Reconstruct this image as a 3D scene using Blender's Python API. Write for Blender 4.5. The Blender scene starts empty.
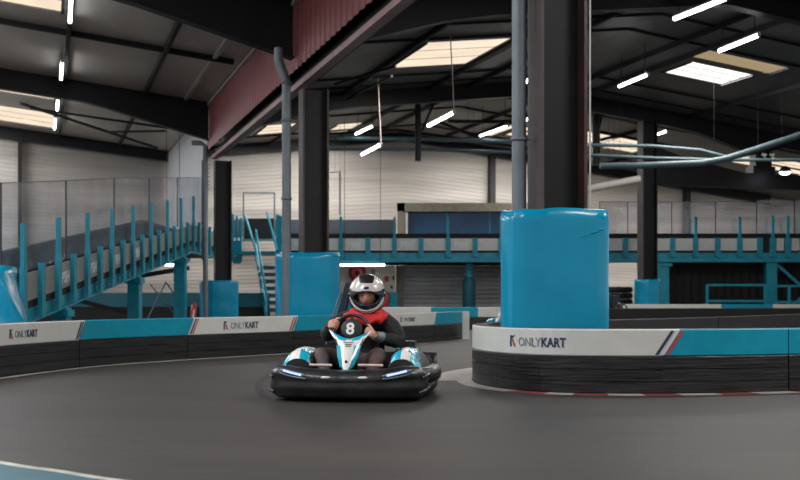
import bpy, bmesh, math, random
from mathutils import Vector, Matrix
random.seed(7)
SC = bpy.context.scene
COL = SC.collection
F, CX, HY, CH = 1100.0, 400.0, 298.0, 0.85
PI = math.pi

def P(px, py, D): return Vector(((px-CX)/F*D, D, CH+(HY-py)*D/F))
def XX(px, D): return (px-CX)/F*D
def ZZ(py, D): return CH+(HY-py)*D/F
# building frame: s along the column row (away), t to the right of it
OX, OY = -1.60, 20.4
AN = math.atan2(.307, .952)
U = Vector((-math.sin(AN), math.cos(AN), 0)); V = Vector((math.cos(AN), math.sin(AN), 0))
def L(s, t, z=0.0): return Vector((OX, OY, 0))+U*s+V*t+Vector((0, 0, z))
def tcoord(p): return (p-Vector((OX, OY, 0))).dot(V)
TR, TE = 8.85, 17.7
def roof(t):
    if t < 0: return 6.28-.11*t
    return 6.40+.12*t if t < TR else 6.40+.12*TR-.12*(t-TR)
def roofpt(px, py, dz=0.0):
    d = Vector(((px-CX)/F, 1, (HY-py)/F)); a, b = 6.0, 70.0
    for _ in range(60):
        m = (a+b)/2; p = Vector((0, 0, CH))+d*m
        if p.z > roof(tcoord(p))+dz: b = m
        else: a = m
    return Vector((0, 0, CH))+d*a

# ---------------------------------------------------------------- materials
def lin(c):
    return tuple((x/255/12.92 if x/255 <= .04045 else ((x/255+.055)/1.055)**2.4) for x in c)
def mat(name, rgb, rough=.5, metal=0.0, noise=0.0, nscale=6.0, bump=0.0, bscale=40.0, coat=0.0, emit=0.0, stretch=(1,1,1), rgb2=None, spec=.5):
    m = bpy.data.materials.new(name); m.use_nodes = True
    nt = m.node_tree; b = nt.nodes['Principled BSDF']
    c = lin(rgb)+(1,)
    b.inputs['Base Color'].default_value = c
    b.inputs['Roughness'].default_value = rough; b.inputs['Metallic'].default_value = metal
    b.inputs['Coat Weight'].default_value = coat; b.inputs['Coat Roughness'].default_value = .12
    b.inputs['Specular IOR Level'].default_value = spec
    if emit:
        b.inputs['Emission Color'].default_value = c; b.inputs['Emission Strength'].default_value = emit
    tc = nt.nodes.new('ShaderNodeTexCoord'); mp = nt.nodes.new('ShaderNodeMapping'); mp.inputs['Scale'].default_value = stretch
    nt.links.new(tc.outputs['Object'], mp.inputs['Vector'])
    if noise or rgb2:
        n = nt.nodes.new('ShaderNodeTexNoise'); n.inputs['Scale'].default_value = nscale; n.inputs['Detail'].default_value = 6
        nt.links.new(mp.outputs['Vector'], n.inputs['Vector'])
        r = nt.nodes.new('ShaderNodeValToRGB'); r.color_ramp.elements[0].position = .32; r.color_ramp.elements[1].position = .68
        k = 1-noise
        r.color_ramp.elements[0].color = (c[0]*k, c[1]*k, c[2]*k, 1)
        c2 = lin(rgb2)+(1,) if rgb2 else (min(1, c[0]*(1+noise)), min(1, c[1]*(1+noise)), min(1, c[2]*(1+noise)), 1)
        r.color_ramp.elements[1].color = c2
        nt.links.new(n.outputs['Fac'], r.inputs['Fac']); nt.links.new(r.outputs['Color'], b.inputs['Base Color'])
    if bump:
        n2 = nt.nodes.new('ShaderNodeTexNoise'); n2.inputs['Scale'].default_value = bscale; n2.inputs['Detail'].default_value = 4
        nt.links.new(mp.outputs['Vector'], n2.inputs['Vector'])
        bp = nt.nodes.new('ShaderNodeBump'); bp.inputs['Strength'].default_value = bump; bp.inputs['Distance'].default_value = .02
        nt.links.new(n2.outputs['Fac'], bp.inputs['Height']); nt.links.new(bp.outputs['Normal'], b.inputs['Normal'])
    return m
M = {}
M['teal'] = mat('teal_vinyl', (0, 142, 180), .22, bump=.10, bscale=5, noise=.06, nscale=3, coat=.15, spec=.28)
M['teal_paint'] = mat('teal_painted_steel', (0, 140, 164), .45, noise=.18, nscale=4)
M['teal_band'] = mat('teal_banner', (0, 142, 168), .42, noise=.08, nscale=5, spec=.3)
M['teal_dark'] = mat('dark_teal_padding', (0, 84, 100), .5, noise=.1)  # on the padded wall this darker teal holds the shade in its colour
M['white_band'] = mat('white_banner', (205, 205, 200), .45, noise=.05, nscale=4)
M['pod_teal'] = mat('kart_teal', (0, 165, 190), .25, coat=.6, noise=.03)
M['pod_white'] = mat('kart_white', (225, 222, 218), .3, coat=.4, noise=.03)
M['black_base'] = mat('scuffed_black_plastic', (18, 18, 19), .36, noise=.4, nscale=5, stretch=(.5, .5, 6), bump=.3, bscale=8, rgb2=(38, 37, 39))
M['barrier_back'] = mat('black_rubber_back', (24, 23, 25), .7, noise=.3, nscale=3)
M['steel_dark'] = mat('dark_steel', (19, 19, 22), .5, noise=.25, nscale=3, spec=.35)
M['steel_rust'] = mat('rusty_dark_steel', (20, 18, 20), .42, noise=.2, nscale=1.6, rgb2=(74, 50, 45), bump=.2)
M['steel_flange'] = mat('worn_grey_brown_steel', (74, 66, 65), .55, noise=.2, nscale=3)
M['red_beam'] = mat('faded_red_primer_steel', (166, 136, 134), .5, noise=.15, nscale=2)
M['cladding'] = mat('oxide_red_cladding', (140, 78, 78), .5, noise=.08, nscale=2)
M['pipe'] = mat('grey_galvanised_pipe', (110, 118, 124), .45, noise=.15, nscale=3, metal=.2)
M['pipe_teal'] = mat('grey_green_pipe', (86, 108, 114), .45, noise=.12)
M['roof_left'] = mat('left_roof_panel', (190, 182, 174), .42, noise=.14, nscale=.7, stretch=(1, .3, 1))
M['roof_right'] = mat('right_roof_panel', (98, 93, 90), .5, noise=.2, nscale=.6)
M['seam'] = mat('roof_seam', (20, 20, 22), .7, noise=.1)
M['white_trim'] = mat('pale_trim', (190, 188, 182), .5, noise=.05)
M['glass'] = None
M['grey_panel'] = mat('grey_side_panel', (205, 206, 202), .35, noise=.12, nscale=2)
M['text_white'] = mat('white_lettering', (215, 225, 228), .5, noise=.02)
M['navy'] = mat('navy_lettering', (38, 52, 84), .5, noise=.02)
M['grey_text'] = mat('grey_lettering', (125, 132, 140), .5, noise=.02)
M['red_text'] = mat('red_marking', (178, 60, 66), .5, noise=.04)
M['rubber'] = mat('tyre_rubber', (20, 20, 20), .75, noise=.2, bump=.4, bscale=60)
M['kart_black'] = mat('kart_black_plastic', (20, 20, 22), .32, noise=.3, nscale=7, rgb2=(44, 44, 46), bump=.25, bscale=16)
M['tube_metal'] = mat('kart_tube_metal', (60, 60, 62), .3, metal=.8, noise=.1)
M['pale_tube'] = mat('pale_pink_tube', (205, 180, 172), .4, noise=.05)
M['skin'] = mat('skin', (214, 158, 136), .5, noise=.08, nscale=12)
M['jacket'] = mat('black_jacket', (15, 14, 17), .7, noise=.25, nscale=8, bump=.7, bscale=14)
M['trousers'] = mat('mottled_trousers', (104, 74, 68), .8, noise=.25, nscale=7, rgb2=(70, 66, 68))
M['shoe'] = mat('dark_shoes', (28, 28, 30), .6, noise=.1)
M['scarf'] = mat('red_scarf', (205, 38, 40), .75, noise=.2, nscale=7, bump=.6, bscale=12)
M['helmet_white'] = mat('helmet_white', (200, 191, 189), .25, coat=.6, noise=.06, nscale=8)
M['helmet_black'] = mat('helmet_black', (26, 27, 31), .25, coat=.6, noise=.2, nscale=9)
M['helmet_lining'] = mat('helmet_lining', (18, 17, 18), .8, noise=.1)
M['eye'] = mat('eye_dark', (30, 20, 18), .2, noise=.02)
M['brow'] = mat('brow_brown', (62, 40, 34), .8, noise=.1)
M['seat_navy'] = mat('navy_seat_padding', (26, 34, 50), .5, noise=.2)
M['red_paint'] = mat('red_paint', (190, 46, 46), .4, noise=.1)
M['board'] = mat('cream_board', (205, 198, 182), .5, noise=.05)
M['shutter'] = mat('grey_shutter', (165, 165, 166), .45, noise=.15, nscale=2)
M['beige_frame'] = mat('beige_frame', (128, 122, 108), .6, noise=.15)
M['blue_panel'] = mat('blue_panel', (22, 76, 118), .4, noise=.25, nscale=1)
M['ramp_panel'] = mat('ramp_side_panel', (138, 136, 130), .35, noise=.12, nscale=2)
M['slate'] = mat('slate_screen', (50, 58, 68), .5, noise=.1)
M['curtain'] = mat('black_curtain', (16, 16, 19), .8, noise=.2)
M['kerb_white'] = mat('kerb_white_paint', (150, 143, 136), .6, noise=.25, nscale=6)
M['kerb_red'] = mat('kerb_red_paint', (116, 46, 44), .6, noise=.25, nscale=6)
M['line_white'] = mat('worn_white_paint', (165, 162, 150), .6, noise=.25, nscale=5)
M['floor_teal'] = mat('teal_floor_paint', (38, 82, 92), .55, noise=.15, nscale=4)
M['tread'] = mat('pale_stair_tread', (170, 172, 172), .5, noise=.1)
M['wall_low'] = mat('white_wall', (188, 184, 178), .6, noise=.06, nscale=1)
M['side_white'] = mat('white_side_cladding', (205, 208, 210), .5, noise=.04, nscale=1)

def glassmat(name, tint, haze, rough=.12):
    m = bpy.data.materials.new(name); m.use_nodes = True; nt = m.node_tree; nt.nodes.clear()
    out = nt.nodes.new('ShaderNodeOutputMaterial'); tr = nt.nodes.new('ShaderNodeBsdfTransparent'); tr.inputs['Color'].default_value = lin(tint)+(1,)
    gl = nt.nodes.new('ShaderNodeBsdfGlossy'); gl.inputs['Roughness'].default_value = rough
    df = nt.nodes.new('ShaderNodeBsdfDiffuse'); df.inputs['Color'].default_value = (.62, .62, .66, 1)
    n = nt.nodes.new('ShaderNodeTexNoise'); n.inputs['Scale'].default_value = 1.3; n.inputs['Detail'].default_value = 5
    tc = nt.nodes.new('ShaderNodeTexCoord'); nt.links.new(tc.outputs['Object'], n.inputs['Vector'])
    mr = nt.nodes.new('ShaderNodeMapRange'); mr.inputs[1].default_value = .35; mr.inputs[2].default_value = .7; mr.inputs[3].default_value = haze*.5; mr.inputs[4].default_value = haze*1.6
    nt.links.new(n.outputs['Fac'], mr.inputs[0])
    m1 = nt.nodes.new('ShaderNodeMixShader'); m2 = nt.nodes.new('ShaderNodeMixShader'); m2.inputs[0].default_value = .10
    nt.links.new(mr.outputs[0], m1.inputs[0]); nt.links.new(tr.outputs[0], m1.inputs[1]); nt.links.new(df.outputs[0], m1.inputs[2])
    bp = nt.nodes.new('ShaderNodeBump'); bp.inputs['Strength'].default_value = .25; bp.inputs['Distance'].default_value = .1
    nt.links.new(n.outputs['Fac'], bp.inputs['Height']); nt.links.new(bp.outputs['Normal'], gl.inputs['Normal'])
    nt.links.new(m1.outputs[0], m2.inputs[1]); nt.links.new(gl.outputs[0], m2.inputs[2]); nt.links.new(m2.outputs[0], out.inputs[0])
    return m
M['glass'] = glassmat('clear_plastic_sheet', (242, 243, 246), .08)
def emitmat(name, rgb, strength, noise=0.0):
    m = bpy.data.materials.new(name); m.use_nodes = True; nt = m.node_tree; nt.nodes.clear()
    out = nt.nodes.new('ShaderNodeOutputMaterial'); e = nt.nodes.new('ShaderNodeEmission')
    e.inputs['Color'].default_value = lin(rgb)+(1,); e.inputs['Strength'].default_value = strength
    if noise:
        tc = nt.nodes.new('ShaderNodeTexCoord'); n = nt.nodes.new('ShaderNodeTexNoise'); n.inputs['Scale'].default_value = .9
        nt.links.new(tc.outputs['Object'], n.inputs['Vector'])
        mr = nt.nodes.new('ShaderNodeMapRange'); mr.inputs[3].default_value = strength*(1-noise); mr.inputs[4].default_value = strength*(1+noise)
        nt.links.new(n.outputs['Fac'], mr.inputs[0]); nt.links.new(mr.outputs[0], e.inputs['Strength'])
    nt.links.new(e.outputs[0], out.inputs[0]); return m
M['sky_cream'] = emitmat('skylight_cream', (255, 234, 208), 1.0, .25)
M['sky_bright'] = emitmat('skylight_bright', (255, 248, 244), 1.5, .2)
M['sky_dim'] = emitmat('skylight_beige', (215, 190, 150), .55, .15)
M['lamp'] = emitmat('lamp_white', (245, 250, 255), 14.0)
M['led'] = emitmat('kart_led', (170, 196, 255), 1.7)

def wallmat():
    m = bpy.data.materials.new('corrugated_wall'); m.use_nodes = True; nt = m.node_tree; b = nt.nodes['Principled BSDF']
    b.inputs['Roughness'].default_value = .55
    tc = nt.nodes.new('ShaderNodeTexCoord')
    n = nt.nodes.new('ShaderNodeTexNoise'); mp = nt.nodes.new('ShaderNodeMapping'); mp.inputs['Scale'].default_value = (.12, .12, 1.7)
    n.inputs['Scale'].default_value = 1.0; n.inputs['Detail'].default_value = 3
    nt.links.new(tc.outputs['Object'], mp.inputs[0]); nt.links.new(mp.outputs[0], n.inputs['Vector'])
    r = nt.nodes.new('ShaderNodeValToRGB'); r.color_ramp.elements[0].position = .35; r.color_ramp.elements[1].position = .65
    r.color_ramp.elements[0].color = lin((148, 142, 136))+(1,); r.color_ramp.elements[1].color = lin((180, 174, 167))+(1,)
    nt.links.new(n.outputs['Fac'], r.inputs[0]); nt.links.new(r.outputs[0], b.inputs['Base Color'])
    return m
M['wall'] = wallmat()
def floormat():
    m = bpy.data.materials.new('worn_asphalt'); m.use_nodes = True; nt = m.node_tree; b = nt.nodes['Principled BSDF']
    tc = nt.nodes.new('ShaderNodeTexCoord')
    def noise(scale, stretch, detail=6, rot=0.0):
        mp = nt.nodes.new('ShaderNodeMapping'); mp.inputs['Scale'].default_value = stretch; mp.inputs['Rotation'].default_value = (0, 0, rot)
        n = nt.nodes.new('ShaderNodeTexNoise'); n.inputs['Scale'].default_value = scale; n.inputs['Detail'].default_value = detail
        nt.links.new(tc.outputs['Object'], mp.inputs[0]); nt.links.new(mp.outputs[0], n.inputs['Vector']); return n
    n1 = noise(1.0, (.35, .9, 1), 5, .25); n2 = noise(1.0, (1.2, 8.0, 1), 4, .35); n3 = noise(60, (1, 1, 1), 3)
    r = nt.nodes.new('ShaderNodeValToRGB'); r.color_ramp.elements[0].position = .3; r.color_ramp.elements[1].position = .7
    r.color_ramp.elements[0].color = lin((42, 38, 36))+(1,); r.color_ramp.elements[1].color = lin((57, 52, 49))+(1,)
    nt.links.new(n1.outputs['Fac'], r.inputs[0])
    r2 = nt.nodes.new('ShaderNodeValToRGB'); r2.color_ramp.elements[0].position = .30; r2.color_ramp.elements[1].position = .52
    r2.color_ramp.elements[0].color = (.62, .62, .62, 1); r2.color_ramp.elements[1].color = (1, 1, 1, 1)
    nt.links.new(n2.outputs['Fac'], r2.inputs[0])
    mx = nt.nodes.new('ShaderNodeMixRGB'); mx.blend_type = 'MULTIPLY'; mx.inputs[0].default_value = .85
    nt.links.new(r.outputs[0], mx.inputs[1]); nt.links.new(r2.outputs[0], mx.inputs[2]); nt.links.new(mx.outputs[0], b.inputs['Base Color'])
    b.inputs['Roughness'].default_value = .58; b.inputs['Specular IOR Level'].default_value = .35
    bp = nt.nodes.new('ShaderNodeBump'); bp.inputs['Strength'].default_value = .25; bp.inputs['Distance'].default_value = .01
    nt.links.new(n3.outputs['Fac'], bp.inputs['Height']); nt.links.new(bp.outputs[0], b.inputs['Normal'])
    return m
M['floor'] = floormat()

# ---------------------------------------------------------------- mesh builder
class MB:
    def __init__(s): s.v = []; s.f = []; s.m = []; s.mats = []; s.smooth = []
    def mi(s, mt):
        if mt not in s.mats: s.mats.append(mt)
        return s.mats.index(mt)
    def add(s, vs, fs, mt=0, smooth=False):
        o = len(s.v); s.v += [Vector(v) for v in vs]
        for f in fs: s.f.append([i+o for i in f]); s.m.append(mt); s.smooth.append(smooth)
        return s
    def box(s, c, size, rot=0.0, mt=0):
        c = Vector(c); a = size[0]/2; b = size[1]/2; h = size[2]/2; cr, sr = math.cos(rot), math.sin(rot); vs = []
        for z in (-h, h):
            for x, y in ((-a, -b), (a, -b), (a, b), (-a, b)): vs.append(c+Vector((x*cr-y*sr, x*sr+y*cr, z)))
        return s.add(vs, [(3, 2, 1, 0), (4, 5, 6, 7), (0, 1, 5, 4), (1, 2, 6, 5), (2, 3, 7, 6), (3, 0, 4, 7)], mt)
    def bar(s, p0, p1, w, h, mt=0, up=None):
        p0 = Vector(p0); p1 = Vector(p1); d = (p1-p0).normalized(); up = Vector(up) if up else (Vector((0, 0, 1)) if abs(d.z) < .95 else Vector((1, 0, 0)))
        x = d.cross(up).normalized(); y = x.cross(d).normalized(); vs = []
        for p in (p0, p1):
            for a, b in ((-w/2, -h/2), (w/2, -h/2), (w/2, h/2), (-w/2, h/2)): vs.append(p+x*a+y*b)
        return s.add(vs, [(0, 1, 2, 3), (7, 6, 5, 4), (0, 4, 5, 1), (1, 5, 6, 2), (2, 6, 7, 3), (3, 7, 4, 0)], mt)
    def tube(s, pts, r, seg=10, mt=0, closed=False):
        pts = [Vector(p) for p in pts]; n = len(pts); rs = r if isinstance(r, (list, tuple)) else [r]*n; vs = []; x = None
        for i, p in enumerate(pts):
            if closed: d = pts[(i+1) % n]-pts[i-1]
            else: d = pts[min(i+1, n-1)]-pts[max(i-1, 0)]
            d.normalize()
            if x is None: x = d.cross(Vector((0, 0, 1)) if abs(d.z) < .9 else Vector((1, 0, 0))).normalized()
            else: x = (x-d*x.dot(d)).normalized()
            y = d.cross(x)
            for k in range(seg): a = 2*PI*k/seg; vs.append(p+(x*math.cos(a)+y*math.sin(a))*rs[i])
        fs = []
        for i in range(n if closed else n-1):
            j = (i+1) % n
            for k in range(seg): fs.append((i*seg+k, i*seg+(k+1) % seg, j*seg+(k+1) % seg, j*seg+k))
        s.add(vs, fs, mt, True)
        if not closed:
            s.add(vs[:seg], [tuple(range(seg))[::-1]], mt); s.add(vs[-seg:], [tuple(range(seg))], mt)
        return s
    def lathe(s, c, prof, seg=20, axis=(0, 0, 1), mt=0):
        c = Vector(c); ax = Vector(axis).normalized(); x = ax.cross(Vector((0, 1, 0)) if abs(ax.y) < .9 else Vector((1, 0, 0))).normalized(); y = ax.cross(x); vs = []
        for r, h in prof:
            for k in range(seg): a = 2*PI*k/seg; vs.append(c+ax*h+(x*math.cos(a)+y*math.sin(a))*r)
        fs = [(i*seg+k, i*seg+(k+1) % seg, (i+1)*seg+(k+1) % seg, (i+1)*seg+k) for i in range(len(prof)-1) for k in range(seg)]
        return s.add(vs, fs, mt, True)
    def grid(s, rows, mt=0, closed=False, smooth=True, mf=None, caps=False):
        n = len(rows[0]); vs = [v for r in rows for v in r]; o = len(s.v); s.v += [Vector(v) for v in vs]
        for i in range(len(rows)-1):
            for k in range(n if closed else n-1):
                s.f.append([o+i*n+k, o+i*n+(k+1) % n, o+(i+1)*n+(k+1) % n, o+(i+1)*n+k]); s.m.append(mf(i, k) if mf else mt); s.smooth.append(smooth)
        if caps:
            for q, rev in ((0, True), (len(rows)-1, False)):
                idx = [o+q*n+k for k in range(n)]; s.f.append(idx[::-1] if rev else idx); s.m.append(mt); s.smooth.append(False)
        return s
    def prism(s, poly, ext, mt=0):
        n = len(poly); ext = Vector(ext); vs = [Vector(p) for p in poly]+[Vector(p)+ext for p in poly]
        return s.add(vs, [tuple(range(n))[::-1], tuple(range(n, 2*n))]+[(i, (i+1) % n, n+(i+1) % n, n+i) for i in range(n)], mt)
    def ball(s, c, r, seg=14, mt=0, rot=None):
        c = Vector(c); r = Vector(r) if not isinstance(r, (int, float)) else Vector((r, r, r)); rows = []
        for i in range(seg//2+1):
            th = PI*i/(seg//2); rows.append([])
            for k in range(seg):
                a = 2*PI*k/seg; q = Vector((r.x*max(math.sin(th), .001)*math.cos(a), r.y*max(math.sin(th), .001)*math.sin(a), r.z*math.cos(th)))
                if rot: q = rot @ q
                rows[-1].append(c+q)
        return s.grid(rows, mt, closed=True)
    def bounds(s):
        xs = [v.x for v in s.v]; ys = [v.y for v in s.v]; zs = [v.z for v in s.v]
        return Vector(((min(xs)+max(xs))/2, (min(ys)+max(ys))/2, min(zs)))

ORG = {}
def mkmesh(name, mb, mats, off):
    me = bpy.data.meshes.new(name); me.from_pydata([tuple(v-off) for v in mb.v], [], mb.f)
    if not isinstance(mats, (list, tuple)): mats = [mats]
    for m in mats: me.materials.append(m)
    for i, p in enumerate(me.polygons): p.material_index = min(mb.m[i], len(mats)-1); p.use_smooth = mb.smooth[i]
    bm = bmesh.new(); bm.from_mesh(me); bmesh.ops.recalc_face_normals(bm, faces=bm.faces[:]); bm.to_mesh(me); bm.free()
    me.update(); return me
def tag(o, label=None, cat=None, group=None, kind=None):
    if label: o['label'] = label
    if cat: o['category'] = cat
    if group: o['group'] = group
    if kind: o['kind'] = kind
    return o
def thing(name, label, cat, loc, group=None):
    o = bpy.data.objects.new(name, None); COL.objects.link(o); o.location = loc; o.empty_display_size = .2
    ORG[o.name] = Vector(loc); return tag(o, label, cat, group)
def part(name, mb, mats, parent, label=None):
    off = ORG[parent.name]; org = mb.bounds()
    o = bpy.data.objects.new(name, mkmesh(name, mb, mats, org)); COL.objects.link(o); o.parent = parent; o.location = org-off
    ORG[o.name] = org
    if label: o['label'] = label
    return o
def solo(name, mb, mats, label=None, cat=None, group=None, kind=None, org=None):
    org = org or mb.bounds()
    o = bpy.data.objects.new(name, mkmesh(name, mb, mats, org)); COL.objects.link(o); o.location = org; ORG[o.name] = Vector(org)
    return tag(o, label, cat, group, kind)
def struct(name, mb, mats): return solo(name, mb, mats, kind='structure')
def copy_tree(o, parent=None):
    c = o.copy(); COL.objects.link(c); c.parent = parent
    if parent is None: c.parent = None
    for ch in [x for x in COL.objects if x.parent == o]: copy_tree(ch, c)
    return c
def bevel(o, w, seg=2):
    b = o.modifiers.new('bevel', 'BEVEL'); b.width = w; b.segments = seg; b.limit_method = 'ANGLE'; return o

def text_mb(txt, size, mapf, bold=0.0, spacing=1.0, thick=.004):
    """lettering as a mesh; mapf(x, y, h) maps flat letter coordinates and height onto a surface"""
    cu = bpy.data.curves.new('lettering', 'FONT'); cu.body = txt; cu.size = size; cu.offset = bold; cu.space_character = spacing; cu.extrude = thick/2
    cu.resolution_u = 3
    ob = bpy.data.objects.new('lettering', cu); COL.objects.link(ob); bpy.context.view_layer.update()
    me = bpy.data.meshes.new_from_object(ob.evaluated_get(bpy.context.evaluated_depsgraph_get()))
    mb = MB(); vs = [v.co.copy() for v in me.vertices]; w = max(v.x for v in vs)
    mb.add([mapf(v.x, v.y, v.z+thick/2) for v in vs], [tuple(p.vertices) for p in me.polygons])
    bpy.data.objects.remove(ob); bpy.data.curves.remove(cu); bpy.data.meshes.remove(me)
    return mb, w

# ---------------------------------------------------------------- building shell
mb = MB(); mb.box((2, 27, -.05), (70, 64, .1)); struct('floor', mb, M['floor'])

def corr(a, b, zbf, ztf, pitch, depth, nrm, mt=0):
    """vertical-ribbed sheet from a to b"""
    m = MB(); a = Vector(a); b = Vector(b); n = int((b-a).length/(pitch/4)); rows = []
    prof = [0, 0, 1, 1]
    pts = []
    for i in range(n+1):
        p = a+(b-a)*(i/n)+Vector(nrm)*depth*prof[i % 4]; pts.append(p)
    m.grid([[Vector((p.x, p.y, zbf(i/n))) for i, p in enumerate(pts)], [Vector((p.x, p.y, ztf(i/n))) for i, p in enumerate(pts)]], smooth=False)
    return m
# end wall: horizontal ribbed panels, set square to the column row
def endwall(t0, t1):
    m = MB(); zs = []; z = 0.0; k = 0
    top = 6.4
    ts = [t0+(t1-t0)*i/40 for i in range(41)]
    if t0 < TR < t1: ts.append(TR); ts.sort()
    rows = []
    nz = 46
    for i in range(nz*2+1):
        fz = i/(nz*2); d = .008 if (i//1) % 2 else 0.0
        rows.append([L(22+d, t, (roof(t)-.02)*fz) for t in ts])
    m.grid(rows, smooth=False)
    m.grid([[L(22.2, t, 0) for t in ts], [L(22.2, t, roof(t)) for t in ts]], smooth=False)
    return m
struct('wall_back', endwall(-16, 34), M['wall'])
# white side wall under the valley, behind the last visible column
m = corr(L(11.6, -.35), L(21.9, -.35), lambda u: 3.0, lambda u: 6.26, .5, .03, -V)
struct('wall_side', m, M['side_white'])
# roofs
def roofsheet(s0, s1, t0, t1, holes=()):
    """roof sheet over s,t with rectangular holes, 8 cm thick"""
    S = sorted({s0, s1, *[h[0] for h in holes], *[h[1] for h in holes]}); T = sorted({t0, t1, *[h[2] for h in holes], *[h[3] for h in holes]})
    if t0 < TR < t1: T = sorted(set(T) | {TR})
    m = MB()
    for a, b in zip(S, S[1:]):
        for c, d in zip(T, T[1:]):
            if any(h[0] <= (a+b)/2 <= h[1] and h[2] <= (c+d)/2 <= h[3] for h in holes): continue
            q = [(a, c), (b, c), (b, d), (a, d)]
            lo = [L(x, y, roof(y if y != 0 else (.001 if t0 >= 0 else -.001))) for x, y in q]
            m.prism(lo, (0, 0, .08))
    return m
def st(p): q = p-Vector((OX, OY, 0)); return q.dot(U), q.dot(V)
def quad_st(*pp):
    a = [st(roofpt(*p)) for p in pp]
    return a
sky = []   # (s0,s1,t0,t1,material,side)
def addsky(pp, mt):
    a = quad_st(*pp); n = len(a)//2
    ss = sorted(x[0] for x in a); ts = sorted(x[1] for x in a)
    r = ((ss[0]+ss[1])/2, (ss[-1]+ss[-2])/2, (ts[0]+ts[1])/2, (ts[-1]+ts[-2])/2, mt); r = (r[0], r[1], 11.25, 13.8, mt) if mt == 'sky_dim' else (r[0], r[1], 11.6, 13.55, mt) if mt == 'sky_bright' else r; sky.append(r); return r
addsky([(427, 43), (510, 38), (471, 63), (385, 70)], 'sky_cream')
addsky([(667, 75), (695, 63), (751, 74), (719, 83)], 'sky_bright')
addsky([(693, 59), (711, 51), (790, 68), (775, 74)], 'sky_dim')
addsky([(480, 137), (494, 125), (514, 124), (503, 136)], 'sky_cream')
addsky([(503, 137), (514, 128), (540, 127), (534, 138)], 'sky_cream')
addsky([(328, 133), (333, 124), (360, 124), (350, 132)], 'sky_cream')
addsky([(258, 134), (264, 125), (298, 124), (296, 133)], 'sky_cream')
sky_left = []
for a in [(17.2, 20.4, -12.0, -4.45), (13.0, 14.6, -12.0, -4.45), (1.2, 3.95, -12.0, -4.40)]: sky_left.append(a+('sky_cream',))
# skylights added out of view to brighten the near bays and the end wall
sky_added = [(-9, -7.4, 2, 7, 'sky_bright'), (-9, -7.4, 11, 15, 'sky_bright'), (-16, -14, 2, 7, 'sky_bright'), (15.8, 18.0, 12.3, 17, 'sky_cream'), (14.5, 16.5, 20, 25, 'sky_cream')]
sky_added_left = [(-9, -7.2, -12, -4, 'sky_bright'), (-16, -14, -12, -4, 'sky_bright')]  # left hall skylights, likewise added out of view for their light
struct('ceiling', roofsheet(-20, 22.2, .45, 34, [x[:4] for x in sky+sky_added]), M['roof_right'])
struct('ceiling', roofsheet(-20, 22.2, -16, -.36, [x[:4] for x in sky_left+sky_added_left]), M['roof_left'])
m = MB(); m.prism([L(-20, -.36, 6.34), L(22, -.36, 6.34), L(22, .45, 6.44), L(-20, .45, 6.44)], (0, 0, .06)); struct('trim_1', m, M['seam'])
wn = 0
for (a, b, c, d, mt) in sky+sky_added+sky_left+sky_added_left:
    wn += 1
    m = MB(); n = 1 if mt == 'sky_dim' else 3
    for i in range(n):
        a1 = a+(b-a)*i/n+.02; b1 = a+(b-a)*(i+1)/n-.02
        m.prism([L(a1, c, roof(c)+.02), L(b1, c, roof(c)+.02), L(b1, d, roof(d)+.02), L(a1, d, roof(d)+.02)], (0, 0, .03), 0)
    w = struct('window_%d' % wn, m, M[mt])
    fr = MB()
    for i in range(n+1):
        a1 = a+(b-a)*i/n; fr.bar(L(a1, c, roof(c)+.03), L(a1, d, roof(d)+.03), .03, .03)
    fr.bar(L(a, c, roof(c)), L(b, c, roof(c)), .06, .06); fr.bar(L(a, d, roof(d)), L(b, d, roof(d)), .06, .06)
    part('window_frame', fr, M['seam'], w)

# ------------------------------------------------ roof steel
def rafter(s, t0, t1, h0, h1, name, label, group, th=.26, joint=None):
    """I-section rafter below the roof; depth given along t by a function"""
    T = thing(name, label, 'roof beam', L(s, t0, 0), group); T.location = L(s, (t0+t1)/2, roof((t0+t1)/2)-.5); ORG[T.name] = Vector(T.location); T['kind'] = 'thing'
    ts = [t0+(t1-t0)*i/24 for i in range(25)]
    if t0 < TR < t1: ts = sorted(ts+[TR])
    top = lambda t: roof(t)-.04
    bot = lambda t: roof(t)-.04-(h0+(h1-h0)*max(0, 1-abs(t-t0)/3.4))*1.0
    if joint: bot = lambda t: roof(t)-.04-joint(t)
    w = MB(); w.grid([[L(s-.05, t, top(t)) for t in ts], [L(s-.05, t, bot(t)) for t in ts]], smooth=False); w.grid([[L(s+.05, t, top(t)) for t in ts], [L(s+.05, t, bot(t)) for t in ts]], smooth=False)
    part('web', w, M['steel_dark'], T)
    for nm, fn in (('top_flange', top), ('bottom_flange', bot)):
        f = MB(); e = .03
        f.grid([[L(s-th/2, t, fn(t)-e/2) for t in ts], [L(s+th/2, t, fn(t)-e/2) for t in ts], [L(s+th/2, t, fn(t)+e/2) for t in ts], [L(s-th/2, t, fn(t)+e/2) for t in ts], [L(s-th/2, t, fn(t)-e/2) for t in ts]], smooth=False)
        part(nm, f, M['steel_dark'], T)
    return T
hl = lambda t: .50+.52*max(0, 1-(-t-.4)/3.2)
rafter(0, -.4, -14, 0, 0, 'roof_rafter', 'thick dark haunched roof beam at top left, nearest of the left hall', 'left hall roof beams', joint=hl)
rafter(11, -.4, -14, 0, 0, 'roof_rafter', 'dark haunched roof beam crossing left hall in the middle distance', 'left hall roof beams', joint=hl)
rafter(21.7, -.4, -14, 0, 0, 'roof_rafter', 'thin dark roof beam along the top of the far left end wall', 'left hall roof beams', joint=lambda t: .34, th=.2)
hr = lambda t: .42+.45*max(0, 1-(t-.4)/2.6)+.45*max(0, 1-(TE-t)/2.6) if t < TE else .42
rafter(0, .45, 26, 0, 0, 'roof_rafter', 'dark roof beam above the big cream skylight, right hall', 'right hall roof beams', joint=hr)
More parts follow.
